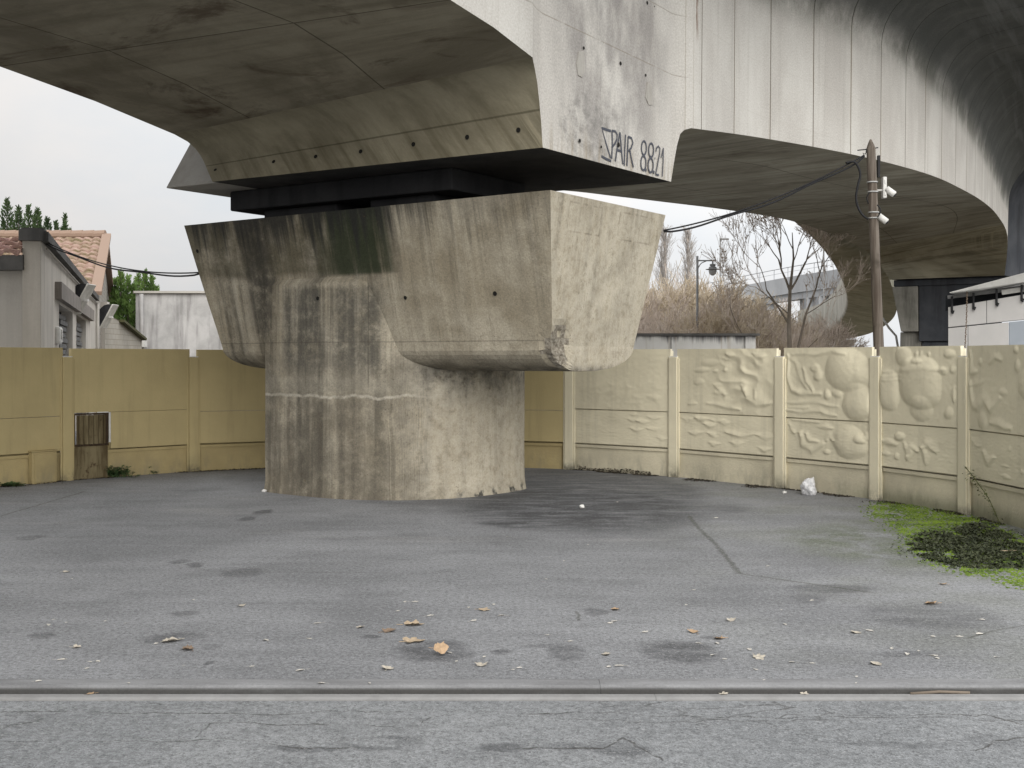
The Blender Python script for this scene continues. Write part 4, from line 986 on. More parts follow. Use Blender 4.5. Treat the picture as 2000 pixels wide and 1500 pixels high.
tile_roof(c0+V((-4.5,1.2,zt+.14)), c0+V((-.27,1.2,zt+.14)), c0+V((-.27,-.12,zt-.25)), c0+V((-4.5,-.12,zt-.25)), M_tile, 'tiled_roof', h1, 4, wave=.28)
mb = MB(); wpiece(mb, K(107), K(176), Zw(107,583), Zw(107,550), .002, .13); wc(mb, 'lintel_box', plain_concrete('lintel', (.30,.27,.25), (.24,.22,.2), (.13,.12,.11), .6, 2))
M_shut = simple('shutter_grey', (.17,.168,.165), (.12,.118,.115), 3); M_int = simple('dark_inside', (.02,.022,.026), bump=0)
for a, b in ((kA,kB),(kC,kD)):
    mb = MB(); wpiece(mb, a+.02, b-.02, -.1, zl-.01, -.28, -.26); op = wc(mb, 'doorway', M_int)
    mb = MB(); z = .2
    while z < zl-.12:
        wpiece(mb, b-.55*(b-a), b-.03, z, z+.10, -.16, -.10-.03*((z*10)%2)); z += .135
    s_ = mb.build('shutter', M_shut); s_.parent = op
mb = MB(); mb.tube([W1(LEN-.5,0,.08), W1(LEN-.5,zt-.1,.08)], .06, 8); mb.tube([W1(.5,zt-.10,.06), W1(LEN,zt-.10,.06)], .02, 6); wc(mb, 'downpipe', M_rend, None, True)
al = thing('alarm_box', W1(K(110), Zw(110,655), .04), 'round white alarm box on the workshop wall beside the shutters', 'alarm')
mb = MB(); mb.box((0,0,0), (.12,.7,.36), R_(17)); al_ = mb.build('casing', M_white, al, bevel=.05); mb = MB(); mb.box((.075,-.02,.02), (.03,.3,.2), R_(17)); mb.build('lens', simple('alarm_lens', (.6,.58,.55)), al, bevel=.02)
def floodlight(px, py, d, label, s=1.0):
    o = thing('floodlight', P(px, py, d), label, 'floodlight', 'floodlights on the left buildings')
    mb = MB(); mb.box((-.12*s,0,-.06*s), (.5*s,.12*s,.06*s)); mb.build('arm', M_white, o)
    Mx = Matrix.Scale(s,4) @ Matrix.Rotation(R_(28),4,'Y')
    prof = []; mb = MB(); rows = []
    for k in range(9):
        a = math.pi*k/8; rows.append([Mx @ V((-.30*math.sin(a)*1.0, y, .42*math.cos(a)-.02)) for y in (-.3,.3)])
    mb.grid(rows)
    for y in (-.3,.3): mb.add([Mx @ V((-.30*math.sin(math.pi*k/8), y, .42*math.cos(math.pi*k/8)-.02)) for k in range(9)], [tuple(range(9))])
    mb.build('housing', M_dark, o)
    mb = MB(); mb.box((.025,0,-.02), (.04,.62,.90), M=Mx); mb.build('glass_front', simple('flood_glass', (.62,.6,.55), rough=.3, bump=0), o)
    return o
floodlight(163, 582, 30.5, 'larger dark floodlight with pale front over the shuttered workshop openings', .95)
floodlight(213, 616, 43, 'smaller dark floodlight on the block wall beside the conifers', 1.05)
# second house
h2o = thing('tile_roofed_house', (-17,50,0), 'house with mossy orange tile roof and block gable behind the workshop', 'house')
e1 = P(185,575,42); ap = P(206,463,53); e2 = P(222,615,65); LX = V((-11,0,0))
tile_roof(ap+LX, ap, e1, e1+LX, M_tile2, 'tiled_roof', h2o, 14, wave=.42)
mb = MB(); mb.add([ap, ap+LX, e2+LX, e2], [(0,1,2,3)]); wc(mb, 'rear_roof', M_tile2, h2o)
b1, b2 = V((e1.x,e1.y,-.1)), V((e2.x,e2.y,-.1)); L_ = (b2-b1).length
mb = MB(); q = [b1, b2, e2, ap, e1]; uv = [((p-b1).xy.length, p.z) for p in q]; mb.add([p-V((.15,0,.12)) for p in q], [(0,1,2,3,4)], 0, [uv]); wc(mb, 'gable_wall', M_block, h2o)
mb = MB(); mb.add([b1+LX, b1-V((.15,0,0)), e1-V((.15,0,.1)), e1+LX], [(0,1,2,3)], 0, [[(0,0),(11,0),(11,4),(0,4)]]); wc(mb, 'front_wall', M_block, h2o)
mb = MB(); n_ = 26
for i in range(n_):
    p = ap.lerp(e1, i/n_); q = ap.lerp(e1, (i+1.15)/n_); mb.beam(p+V((.05,0,.10)), q+V((.05,0,.06)), .38, .14)
for i in range(n_):
    p = ap.lerp(e2, i/n_); q = ap.lerp(e2, (i+1.1)/n_); mb.beam(p+V((0,0,.07)), q+V((0,0,.03)), .25, .2)
for i in range(22): mb.tube([ap+LX*(i/22)+V((0,0,.12)), ap+LX*((i+1.1)/22)+V((0,0,.09))], .20, 10)
wc(mb, 'ridge_tile', M_tile2, h2o)
mb = MB(); mb.beam(P(200,590,51.5)+V((.1,0,0)), P(203,700,51.5)+V((.1,0,0)), .35, .3); wc(mb, 'pilaster', M_rend2, h2o)
# lower block wall with sloping top
bw = thing('block_wall', (-14.5,46,0), 'pale block wall with sloping mossy top between house and grey wall', 'wall')
w1, w2, w3 = P(205,612,44), P(232,628,46), P(277,664,51)
def upright(mbx, pts, thick=.25):
    u = 0
    for p, q in zip(pts, pts[1:]):
        l = (q-p).xy.length; mbx.add([V((p.x,p.y,-.1)), V((q.x,q.y,-.1)), q, p], [(0,1,2,3)], 0, [[(u,0),(u+l,0),(u+l,q.z),(u,p.z)]])
        d = V((0,thick,0)); mbx.add([p,q,q+d,p+d], [(0,1,2,3)], 0, [[(u,0),(u+l,0),(u+l,.2),(u,.2)]]); u += l
mb = MB(); upright(mb, [w1, w2, w3]); wc(mb, 'masonry', M_block2, bw)
mb = MB(); mb.beam(w2+V((0,.05,.03)), w3+V((0,.05,.03)), .4, .10); wc(mb, 'coping', simple('mossy_coping', (.09,.085,.04), (.05,.05,.02)), bw)
# weathered rendered block behind
gw = thing('rendered_block', (-14,54,0), 'weathered pale grey windowless block left of the pier', 'building')
g0, g1 = P(265,572,54), P(470,572,56)
mb = MB(); mb.add([V((g0.x,g0.y,-.1)), V((g1.x,g1.y,-.1)), g1, g0, V((g0.x,62,-.1)), V((g1.x,62,-.1)), V((g1.x,62,g1.z)), V((g0.x,62,g0.z))], [(0,1,2,3),(3,2,6,7),(0,3,7,4),(1,5,6,2)])
wc(mb, 'wall', M_rendw, gw)
mb = MB(); mb.tube([P(276,574,53.8), P(277,700,53.8)], .09, 8); wc(mb, 'downpipe', M_rendw, gw, True)
mb = MB(); mb.beam(g0+V((-.1,-.06,.03)), g1+V((0,-.06,.03)), .3, .10); wc(mb, 'coping', M_rend, gw)
mb = MB(); mb.box(P(274,668,53.6), (.5,.4,.45)); wc(mb, 'pipe_collar', M_white, gw)

# ================================================================== vegetation
M_con = leafy('conifer_green', (.028,.05,.022), (.075,.115,.045), 1.0); M_con2 = leafy('bright_conifer', (.06,.11,.028), (.14,.22,.06), 1.2)
M_bark = simple('bark', (.085,.07,.055), (.05,.042,.034), 6)
def conifer(name, spires, label, mat, seed, dens=1.0, group=None, ls=.16):
    rnd = random.Random(seed); x0 = sum(s[0].x for s in spires)/len(spires); y0 = sum(s[0].y for s in spires)/len(spires)
    o = thing(name, (x0,y0,0), label, 'tree', group); mt = MB(); mc = MB()
    for top, rad, h in spires:
        base = V((top.x-x0, top.y-y0, 0)); tp = V((top.x-x0, top.y-y0, top.z))
        mt.tube([base, base.lerp(tp,.5), tp], [.14,.08,.015], 6)
        for k in range(int(dens*900)):
            t = rnd.random()**.75; z = top.z-t*h; a = rnd.uniform(0,6.283); rr = rad*(t**.8)*(.25+.85*rnd.random()**.5)*(.75+.35*math.sin(z*5+top.x*7+a*2))
            c = V((base.x+rr*math.cos(a), base.y+rr*math.sin(a), z)); l = ls*rnd.uniform(.6,1.5)
            dirv = V((math.cos(a)*.55, math.sin(a)*.55, rnd.uniform(.3,1.2))).normalized(); sd = dirv.cross(V((rnd.uniform(-1,1),rnd.uniform(-1,1),.2))).normalized()
            mc.add([c-sd*l*.22, c+sd*l*.22, c+sd*l*.1+dirv*l, c-sd*l*.1+dirv*l], [(0,1,2,3)])
    mt.build('trunk', M_bark, o, True); mc.build('crown', mat, o); return o
conifer('conifer', [(P(px,py-4,72), r, h) for px,py,r,h in ((14,392,1.3,6),(36,408,1.2,6),(56,405,1.2,6),(73,412,1.0,5),(-20,400,1.5,6),(-55,410,1.5,6))], 'dark green multi-spired conifer above the red tiles at the left edge', M_con, 2, 2.6)
conifer('conifer', [(P(px,py,75), r, h) for px,py,r,h in ((92,425,.75,4),(110,432,.55,4),(127,418,.5,4.5),(137,447,.6,3))], 'thin dark conifer tips just above the tile roof ridge', M_con, 3, 1.3)
conifer('conifer', [(P(px,py,60), r, h) for px,py,r,h in ((236,528,.9,5),(250,540,.9,5),(225,545,.8,5),(262,556,.6,4.5))], 'bright green bushy conifer beside the block gable', M_con2, 4, 2.2)
conifer('conifer', [(P(px,py,64), r, h) for px,py,r,h in ((270,535,.8,5),(283,528,.7,5),(296,540,.8,5),(306,560,.6,4))], 'bright green spiky conifer behind the pale grey block', M_con2, 5, 2.0)
def grow(mb, p, d, l, r, depth, rnd, spread, up, minr, kids=(2,3), tw=None):
    n = 3; pts = [p]; rs = [r]; q = p.copy(); dd = d.copy()
    for i in range(n):
        dd = (dd+V((rnd.uniform(-1,1),rnd.uniform(-1,1),rnd.uniform(-1,1)))*.16+V((0,0,up))).normalized(); q = q+dd*l/n; pts.append(q); rs.append(max(minr, r*(1-.35*(i+1)/n)))
    (mb if r > minr*3 or tw is None else tw).tube(pts, rs, 6 if r > .03 else 3, cap=False)
    if depth <= 0: return
    for k in range(rnd.randint(*kids)):
        a = rnd.uniform(0,6.283); t = rnd.uniform(.45,1); b = pts[0].lerp(pts[-1], t) if k else pts[-1]
        perp = dd.cross(V((math.cos(a),math.sin(a),.3))).normalized(); nd = (dd+perp*spread*rnd.uniform(.6,1.3)).normalized()
        grow(mb, b, nd, l*rnd.uniform(.62,.86), max(minr, r*rnd.uniform(.5,.7)), depth-1, rnd, spread, up, minr, kids, tw)
M_twig = simple('twig_brown', (.58,.50,.43), (.47,.395,.335), 3, bump=0); M_twig2 = simple('twig_tan', (.56,.48,.37), (.46,.385,.28), 3, bump=0); M_branch = simple('branch_dark', (.25,.215,.175), (.16,.135,.105), 3, bump=0)
M_twig3 = simple('twig_grey', (.42,.39,.365), (.33,.305,.285), 3, bump=0)
# the bare tree
tb = P(1546,690,36); tb.z = 0
bt = thing('bare_tree', tb, 'tall bare forked tree against the white sky left of the wooden pole', 'tree')
rnd = random.Random(12); mt = MB(); tw = MB()
f0 = V((-.05,0,1.75)); mt.tube([V((.05,0,-.1)), V((.0,0,.9)), f0, V((-.08,0,2.9)), V((-.05,0,3.9)), V((.06,0,4.9)), V((.02,0,5.7))], [.11,.095,.085,.065,.05,.03,.012], 8)
mt.tube([V((.12,.1,-.1)), V((.14,.1,1.2)), V((.16,.1,1.9)), V((.45,.05,3.2)), V((.75,0,4.0))], [.07,.055,.045,.035,.028], 7)
mt.tube([V((-.1,0,-.1)), V((-.45,0,.9)), V((-.95,.1,2.0)), V((-1.5,.1,2.6))], [.04,.034,.028,.02], 6)
for b, d, l, r, dp_ in ((V((-.08,0,2.9)), V((-.6,0,.85)), 1.25,.034,6),(V((-.05,0,3.9)), V((-.25,.1,1)), 1.05,.038,6),(V((-.05,0,3.9)), V((.45,0,.9)), 1.05,.034,6),(V((.75,0,4.0)), V((.3,0,.9)), .9,.028,6),
    (V((.45,.05,3.2)), V((.9,0,.5)), .95,.02,5),(V((-.08,0,3.2)), V((-.9,.1,.45)), 1.1,.024,5),(V((-1.5,.1,2.6)), V((-.7,0,.8)), 1.0,.02,5),(V((.05,0,4.8)), V((.35,0,1)), .8,.02,5),(V((.03,0,5.2)), V((-.5,0,1)), .7,.02,5),(f0, V((.8,-.2,.6)), 1.1,.02,5),(V((0,0,1.3)), V((-.9,-.2,.5)), 1.2,.02,5)):
    grow(mt, b, d.normalized(), l, r, dp_, rnd, .46, .085, .0055, (2,3), tw)
mt.build('trunk', M_branch, bt, True)
# seed clusters hanging on the twigs
mb = MB()
for k in range(700):
    q = V(tw.v[rnd.randrange(len(tw.v))])
    if q.z < 3.4: continue
    for j in range(2):
        c = q+V((rnd.uniform(-.05,.05),rnd.uniform(-.05,.05),rnd.uniform(-.12,0))); a = V((rnd.uniform(-1,1),rnd.uniform(-1,1),rnd.uniform(-1,1))).normalized()*.04; b = a.cross(V((0.3,.2,1))).normalized()*.022
        mb.add([c-a, c+b, c+a, c-b], [(0,1,2,3)])
tw.v += mb.v and []; o_ = len(tw.v); tw.v += mb.v; tw.f += [[q+o_ for q in f] for f in mb.f]; tw.mi += mb.mi; tw.uv += mb.uv
tw.build('crown', M_twig, bt)
# thicket shrubs
def shrub_proto(name, label, seed, h, mat, stems=12, dep=5):
    o = thing(name, (0,0,0), label, 'shrub', 'bare shrubs behind the fence'); rnd = random.Random(seed); mt = MB(); tw = MB()
    for k in range(stems):
        a = rnd.uniform(0,6.283); d = V((math.cos(a)*rnd.uniform(.15,.75), math.sin(a)*rnd.uniform(.15,.5), 1)).normalized()
        grow(mt, V((math.cos(a)*.25,math.sin(a)*.2,-.1)), d, h*.36, .017, dep, rnd, .62, .035, .0062, (2,4), tw)
    mt.build('stem', M_branch, o); tw.build('twigs', mat, o); return o
shl = 'bare brown twiggy shrub in the thicket behind the beige fence'
pr = [shrub_proto('bare_shrub', shl, 21, 3.0, M_twig), shrub_proto('bare_shrub', shl, 22, 3.0, M_twig2), shrub_proto('bare_shrub', shl, 23, 2.8, M_twig)]
spots = []
rs = random.Random(5)
px = 1236
while px < 1570:
    d = rs.uniform(38.5,48); spots.append((px, d, rs.uniform(1.0,1.3)*(1 if px < 1490 else .8))); px += rs.uniform(19,27)
px = 1225
while px < 1575:
    d = rs.uniform(52,66); spots.append((px, d, rs.uniform(1.5,1.85)*(1 if px < 1490 else .78))); px += rs.uniform(26,38)
for i, (px, d, s) in enumerate(spots):
    o = pr[i%3] if i < 3 else copy_tree(pr[i%3]); o.location = (P(px,700,d).x, d, 0); o.rotation_euler = (0,0,rs.uniform(0,6.28)); o.scale = (s, s, s)
    # tan shrubs on the left, brown ones on the right
# poplars
def poplar(px, py, d, wpx, label, seed):
    top = P(px, py, d); o = thing('poplar', (top.x,d,0), label, 'tree', 'bare poplars on the skyline'); rnd = random.Random(seed); mt = MB(); tw = MB(); H = top.z; wm = wpx/F*d
    mt.tube([V((0,0,0)), V((.1,0,H*.5)), V((0,0,H))], [.22,.14,.03], 6)
    for k in range(150):
        t = rnd.uniform(.12,.97); a = rnd.uniform(0,6.283); l = min(wm*1.6, (1-t)*H*.5+.6)*rnd.uniform(.6,1.1)
        d0 = V((math.cos(a)*.34, math.sin(a)*.34, 1)).normalized(); grow(tw, V((0,0,H*t)), d0, l*.6, .03, 2, rnd, .35, .10, .013, (2,3))
    mt.build('trunk', M_twig, o); tw.build('crown', M_twig3, o); return o
poplar(1298, 448, 95, 34, 'bare slender poplar close to the right end of the pier head', 31)
poplar(1343, 446, 100, 28, 'bare slender poplar beside the lantern street lamp', 32)

# ================================================================== street lamps, distant overpass
M_lamp = simple('lamp_metal', (.24,.24,.24), (.18,.18,.18), 5, rough=.5)
ld = 40; lb = P(1362,700,ld); lb.z = 0; z_ = lambda py: P(0,py,ld).z
lam = thing('street_lamp', lb, 'street lamp with bracket arm and hanging lantern above the thicket', 'street lamp')
mb = MB(); mb.tube([V((0,0,-.1)), V((0,0,2.2)), V((0,0,z_(500)))], [.06,.045,.04], 10); mb.build('pole', M_lamp, lam, True)
ar = 36/F*ld
mb = MB(); mb.tube([V((0,0,z_(509))), V((ar,0,z_(509)))], .025, 8); mb.tube(catmull([V((0,0,z_(532))), V((.04,0,z_(522))), V((.14,0,z_(514))), V((.30,0,z_(510)))], 4), .016, 6); mb.build('arm', M_lamp, lam, True)
lc = V((30/F*ld, 0, z_(516)))
mb = MB(); mb.lathe([(.02,.12),(.03,.02),(.10,.0),(.10,-.06),(.07,-.07),(.13,-.10),(.14,-.15),(.24,-.17),(.235,-.185),(.10,-.185)], 20, lc); lan = mb.build('lantern', M_lamp, lam, True); lan.modifiers.new('e','EDGE_SPLIT').split_angle = R_(40)
mb = MB(); mb.lathe([(.135,-.186),(.14,-.24),(.11,-.33),(.04,-.385),(.0,-.39)], 18, lc); mb.build('globe', simple('frosted_glass', (.55,.56,.57), rough=.25, bump=0), lan, True)
for px, py, d, hp, lab in ((1407,467,105,10,'thin plain lamp column on the distant overpass above the thicket'),(1609,480,105,0,'faint lamp column on the distant overpass beside the curved ramp')):
    b = P(px,560,d); o = thing('street_lamp', (b.x,d,0), lab, 'street lamp'); zt_ = P(0,py,d).z
    mb = MB(); mb.tube([V((0,0,0)), V((0,0,zt_))], [.10,.07], 8); mb.build('pole', M_lamp, o, True)
    mb = MB(); mb.box((.35,0,zt_), (.8,.25,.14)); mb.build('lamp_head', M_lamp, o, bevel=.03)
M_far = plain_concrete('far_concrete', (.44,.455,.48), (.38,.395,.42), (.30,.31,.33), .4, .3)
ov = thing('overpass', (0,0,0), 'pale blue-grey concrete overpass with railing on the skyline behind the bare trees', 'overpass')
tp = [(1235,598,125),(1330,582,122),(1430,562,120),(1540,541,115),(1640,525,108),(1720,510,103)]
tops = catmull([P(*q) for q in tp], 4)
mb = MB()
for p, q in zip(tops, tops[1:]):
    for a, b, o_ in ((0,-1.6,0),(-1.6,-2.3,.5),):
        mb.add([p+V((0,o_,a)), q+V((0,o_,a)), q+V((0,o_,b)), p+V((0,o_,b))], [(0,1,2,3)])
    mb.add([p+V((0,0,0)), q, q+V((0,8,0)), p+V((0,8,0))], [(0,1,2,3)]); mb.add([p+V((0,.5,-2.3)), q+V((0,.5,-2.3)), q+V((0,8,-2.3)), p+V((0,8,-2.3))], [(0,1,2,3)])
mb.build('deck', M_far, ov)
mb = MB(); mb.tube([p+V((0,.2,.95)) for p in tops], .045, 5); mb.tube([p+V((0,.2,.5)) for p in tops], .02, 4)
for p, q in zip(tops, tops[1:]):
    r = p; mb.tube([r+V((0,.2,0)), r+V((0,.2,.97))], .04, 4)
mb.build('railing', M_far, ov)
for px in (1300,1420,1520,1593,1622,1660):
    p = P(px,600,116); mb = MB(); t_ = min(tops, key=lambda q: abs(q.x/q.y-(px-CX)/F)); mb.box((t_.x, t_.y+2.5, (t_.z-2.3)/2), (1.0,2.5,t_.z-2.3)); mb.build('support', M_far, ov)
# low white wall with soot under its coping
sm_ = Mat('sooty_white'); sp = sm_.pos; sx, sy, sz = sm_.sep(sp); zz_ = P(0,656,27).z
sc_ = sm_.mix(sm_.ss(sm_.noise(sp, 1.5, 5), .3, .7), (.52,.51,.48), (.62,.61,.585))
run = sm_.ma('ADD', sm_.ma('SUBTRACT', zz_, sz), sm_.mul(sm_.ma('SUBTRACT', sm_.noise(sm_.mp(sp,(5,5,.2)), 1, 6, .7), .5), -.75))
sc_ = sm_.mix(sm_.mul(sm_.ss(run, .16, -.05), .9), sc_, (.06,.055,.06)); sc_ = sm_.mix(sm_.mul(sm_.ss(sm_.noise(sm_.mp(sp,(9,9,.3)), 1, 5), .55, .7), .4), sc_, (.3,.22,.13)); sm_.col(sc_)
lw = thing('shed', (P(1360,700,27).x,27,0), 'low white soot-streaked shed wall with dark roof edge behind the fence', 'shed')
a, b = P(1190,656,27), P(1476,656,27)
mb = MB(); mb.box(((a.x+b.x)/2, 28.5, a.z/2-.05), (b.x-a.x, 3.0, a.z+.1)); wc(mb, 'wall', sm_.m, lw)
mb = MB(); mb.box(((a.x+b.x)/2+.02, 28.5, a.z+.03), (b.x-a.x+.12, 3.2, .055)); wc(mb, 'roof', M_fasc, lw)
for px in (1318,1462):
    p = P(px,656,26.97); mb = MB(); mb.box((p.x, 26.96, a.z/2-.05), (.16,.07,a.z+.06)); wc(mb, 'pilaster', sm_.m, lw)
# prefab building at the right edge
M_pan = simple('white_panel', (.68,.66,.645), (.61,.595,.58), 1.2); M_panb = simple('blue_panel', (.44,.48,.53), (.39,.43,.48), 1.2)
pf = thing('prefab_building', (P(1930,700,20).x,20,0), 'white panelled prefab building with awning roof at the right edge', 'building')
pa, pb = (1852,21.0), (2080,19.6)
def fp_(px, py): t = (px-pa[0])/(pb[0]-pa[0]); d = 1/((1-t)/pa[1]+t/pb[1]); return P(px, py, d)
def pan(name, x0, x1, yt0, yt1, yb0, yb1, mat):
    mb = MB(); f = [fp_(x0,yt0), fp_(x1,yt1), fp_(x1,yb1), fp_(x0,yb0)]; bk = [p+V((.1,.25,0)) for p in f]
    mb.add(f+bk, [(0,1,2,3),(4,7,6,5),(0,4,5,1),(1,5,6,2),(2,6,7,3),(3,7,4,0)]); return wc(mb, name, mat, pf, bevel=.004)
def yl(px, y0, y1): t = (px-1852)/(2000-1852); return y0+(y1-y0)*t
TOP = lambda px: yl(px, 600, 575); MID = lambda px: yl(px, 639, 624)
for x0, x1 in ((1852,1926.5),(1927.5,2080)): pan('wall_panel', x0, x1, TOP(x0), TOP(x1), MID(x0), MID(x1), M_pan)
for x0, x1, mt_ in ((1852,1890,M_pan),(1891,1970,M_pan),(1971,2080,M_panb)): pan('wall_panel', x0, x1, MID(x0)+2.2, MID(x1)+2.2, 800, 815, mt_)
mb = MB(); r0, r1 = fp_(1846,573), fp_(2080,512); back = V((1.75,3.0,.02)); fr = V((-.05,-.35,0))
mb.add([r0+fr, r1+fr, r1+fr-V((0,0,.16)), fp_(1990,553)+fr*.8, fp_(1905,568)+fr*.8, r0+fr-V((0,0,.012)), r0+back, r1+back], [(0,1,2,3,4,5),(0,6,7,1),(5,4,3,2,7,6)]); wc(mb, 'awning', M_white, pf)
mb = MB(); mb.add([fp_(1852,575)+V((.1,.4,0)), fp_(2080,545)+V((.1,.4,0)), fp_(2080,575)+V((.1,.4,0)), fp_(1852,606)+V((.1,.4,0))], [(0,1,2,3)]); wc(mb, 'dark_opening', M_int, pf)
for px in (1858,1900,1945,1994):
    mb = MB(); p = fp_(px, TOP(px)+12); q = fp_(px, TOP(px)-20); mb.beam(p+V((0,-.03,0)), q+V((0,-.03,0)), .03, .03); mb.tube([p+V((0,-.05,-.02)), p+V((.02,-.06,.04))], .018, 6); wc(mb, 'bracket', M_dark, pf)
mb = MB(); mb.beam(fp_(1856,580)+V((0,.1,0)), fp_(2080,552)+V((0,.1,0)), .05, .06); wc(mb, 'rail', M_lamp, pf)
mb = MB(); p, q = fp_(1960,571), fp_(2000,565); mb.beam(p+V((0,.05,0)), q+V((0,.05,0)), .05, .08); wc(mb, 'lamp_tube', M_white, pf)
ch = thing('chain', fp_(1878,640), 'thin hanging chain in front of the white panels beside the fence', 'chain')
mb = MB(); pts = [fp_(1878,570)+V((0,-.25,0)), fp_(1877,620)+V((0,-.25,0)), fp_(1873,700)+V((0,-.25,0))]; pts = catmull(pts, 14)
for i in range(len(pts)-1):
    s_ = V((.012*(i%2), .012*((i+1)%2), 0)); mb.tube([pts[i]-s_, pts[i].lerp(pts[i+1],.6)+s_, pts[i+1]-s_], .009, 5)
world_child(mb.build('links', simple('chain_rust', (.20,.15,.11)), None), ch)

# ================================================================== ground clutter
M_leaf = [simple('dry_leaf_'+n, c, tuple(v*.7 for v in c), 40, bump=.2) for n, c in (('tan', (.46,.36,.25)), ('orange', (.46,.32,.20)), ('pale', (.52,.47,.39)), ('brown', (.24,.175,.125)))]
def leaf_mesh(seed, size, lobes=True):
    r = random.Random(seed); mb = MB(); pts = []; n = 22
    for k in range(n):
        a = 2*math.pi*k/n; lob = (.68+.32*abs(math.cos(a*2.5+.3))) if lobes else .8
        pts.append((math.cos(a)*lob*(.7+.5*r.random()), math.sin(a)*lob*.8*(.7+.5*r.random())))
    c1, c2, ph = r.uniform(.12,.4), r.uniform(.1,.35), r.uniform(0,6)
    hz = lambda x, y: (c1*(x*math.cos(ph)+y*math.sin(ph))**2+c2*max(0,y)**1.5+.05*math.sin(x*9+ph)*.6)
    ring1 = [V((x*.5,y*.5,0)) for x, y in pts]; ring2 = [V((x,y,0)) for x, y in pts]
    vs = [V((0,0,0))]+ring1+ring2
    vs = [V((v.x, v.y, hz(v.x, v.y)+.03))*size for v in vs]
    fs = [(0, 1+k, 1+(k+1)%n) for k in range(n)]+[(1+k, 1+n+k, 1+n+(k+1)%n, 1+(k+1)%n) for k in range(n)]
    mb.add(vs, fs); mb.tube([V((-.9,0,.05))*size, V((-1.5,.1,.08))*size], size*.03, 4)
    return mb.mesh('leaf')
LV = [(333,1253,.115,2,'curled pale brown leaf in the dark stain at left'),(367,1269,.095,3,'crumpled dark brown leaf below the curled leaf at left'),
 (806,1221,.12,0,'flat tan leaf, topmost of the cluster near the centre stain'),(761,1233,.09,3,'crumpled brown leaf, leftmost of the central leaf cluster'),
 (810,1253,.135,0,'wide tan leaf lying just left of the centre stain'),(861,1279,.085,1,'orange leaf standing on the dark centre stain'),
 (945,1192,.075,0,'yellowish leaf among white scraps right of centre'),(1202,1191,.075,1,'rounded orange-tan leaf alone on the asphalt right of centre'),
 (1354,1235,.08,1,'tan leaf above the broad dark stain at right'),(1405,1248,.075,1,'small tan leaf at the right tip of the broad stain'),
 (1818,1180,.10,1,'triangular tan leaf below the moss patch'),(1428,1212,.07,2,'grey-brown curled leaf above the tan leaf at right'),
 (1671,1236,.07,2,'pale torn leaf beyond the broad stain at right'),(1709,1297,.075,2,'pale leaf near the kerb at right'),
 (757,1307,.08,2,'pale crumpled leaf near the kerb left of centre'),(940,1300,.07,2,'thin whitish leaf near the kerb below the centre stain'),
 (150,1265,.06,2,'whitish curled leaf at the far left of the asphalt'),(472,1184,.065,2,'whitish leaf alone left of centre'),
 (130,1118,.06,2,'pale flat scrap of leaf far left, higher up'),(175,1352,.05,1,'pinkish leaf lying in the gutter at left'),
 (704,1226,.06,2,'pale leaf left of the central leaf cluster'),(1841,1142,.06,1,'small tan leaf just below the moss'),
 (1968,1096,.085,0,'yellow-tan leaf lying on the dark leaf heap'),(1184,1279,.065,2,'narrow pale leaf between the two dark stains'),
 (1482,1285,.08,2,'pale leaf right of the broad stain near the kerb'),(1413,1349,.055,2,'pale leaf in the gutter right of centre'),(1571,1349,.05,2,'pale leaf in the gutter further right')]
for i, (px, py, sz, mi_, lab) in enumerate(LV):
    g = G(px, py)
    if py > 1340: g.y = YK-.03; g.x = (px-CX)/F*g.y; g.z = -.043
    me = leaf_mesh(i, sz*.62); o = link('dry_leaf', me, M_leaf[mi_], None, False); o.location = g+V((0,0,.004)); o.rotation_euler = (random.uniform(-.1,.1), random.uniform(-.1,.1), random.uniform(0,6.28))
    if px == 1968: o.location.z = .09
    if px == 861: o.rotation_euler = (R_(55),0,.3); o.location.z = .045
    tag(o, lab, 'leaf', 'dry leaves on the asphalt')
M_scrap = simple('pale_scrap', (.58,.555,.51), (.45,.42,.37), 30, bump=0)
sm = [leaf_mesh(100+i, 1.0, False) for i in range(4)]
for s_ in sm: s_.materials.append(M_scrap)
rnd = random.Random(77); fixed = [(791,1176),(810,1176),(778,1194),(840,1203),(628,1350),(925,1213),(915,1187),(1340,1182),(1355,1153),(1068,1241),(1192,1218),(1200,1214),(1533,1220),(1260,1235),(1400,1257),(1364,1257),(1392,1280),(1415,1288),(1190,1303),(1210,1301),(1463,1269),(1586,1296),(1547,1294),(1742,1267),(1772,1278),(1824,1281),(1822,1244),(1698,1232),(1918,1211),(1873,1244),(1914,1239),(965,1181),(980,1203),(604,1248),(519,1251),(620,1218),(95,1221),(104,1211),(140,1131),(120,1289),(587,1310),(345,966),(515,961),(1137,993),(1205,981),(1532,964),(1400,1012),(1500,1106)]
for k in range(40):
    fixed.append((rnd.uniform(20,1980), 1000+340*rnd.random()**.6))
for k, (px, py) in enumerate(fixed):
    g = G(px, min(py,1335)); o = bpy.data.objects.new('paper_scrap', sm[k%4]); COL.objects.link(o); s_ = rnd.uniform(.008,.022) if k > 47 else rnd.uniform(.016,.032)
    o.location = g+V((0,0,.003)); o.scale = (s_*1.3, s_*.8, s_*.8); o.rotation_euler = (0,0,rnd.uniform(0,6.28))
    tag(o, 'tiny pale scrap lying loose on the asphalt', 'litter', 'pale scraps scattered on the asphalt')
pb_ = [(1137,992,.035),(1532,964,.03),(516,961,.035)]
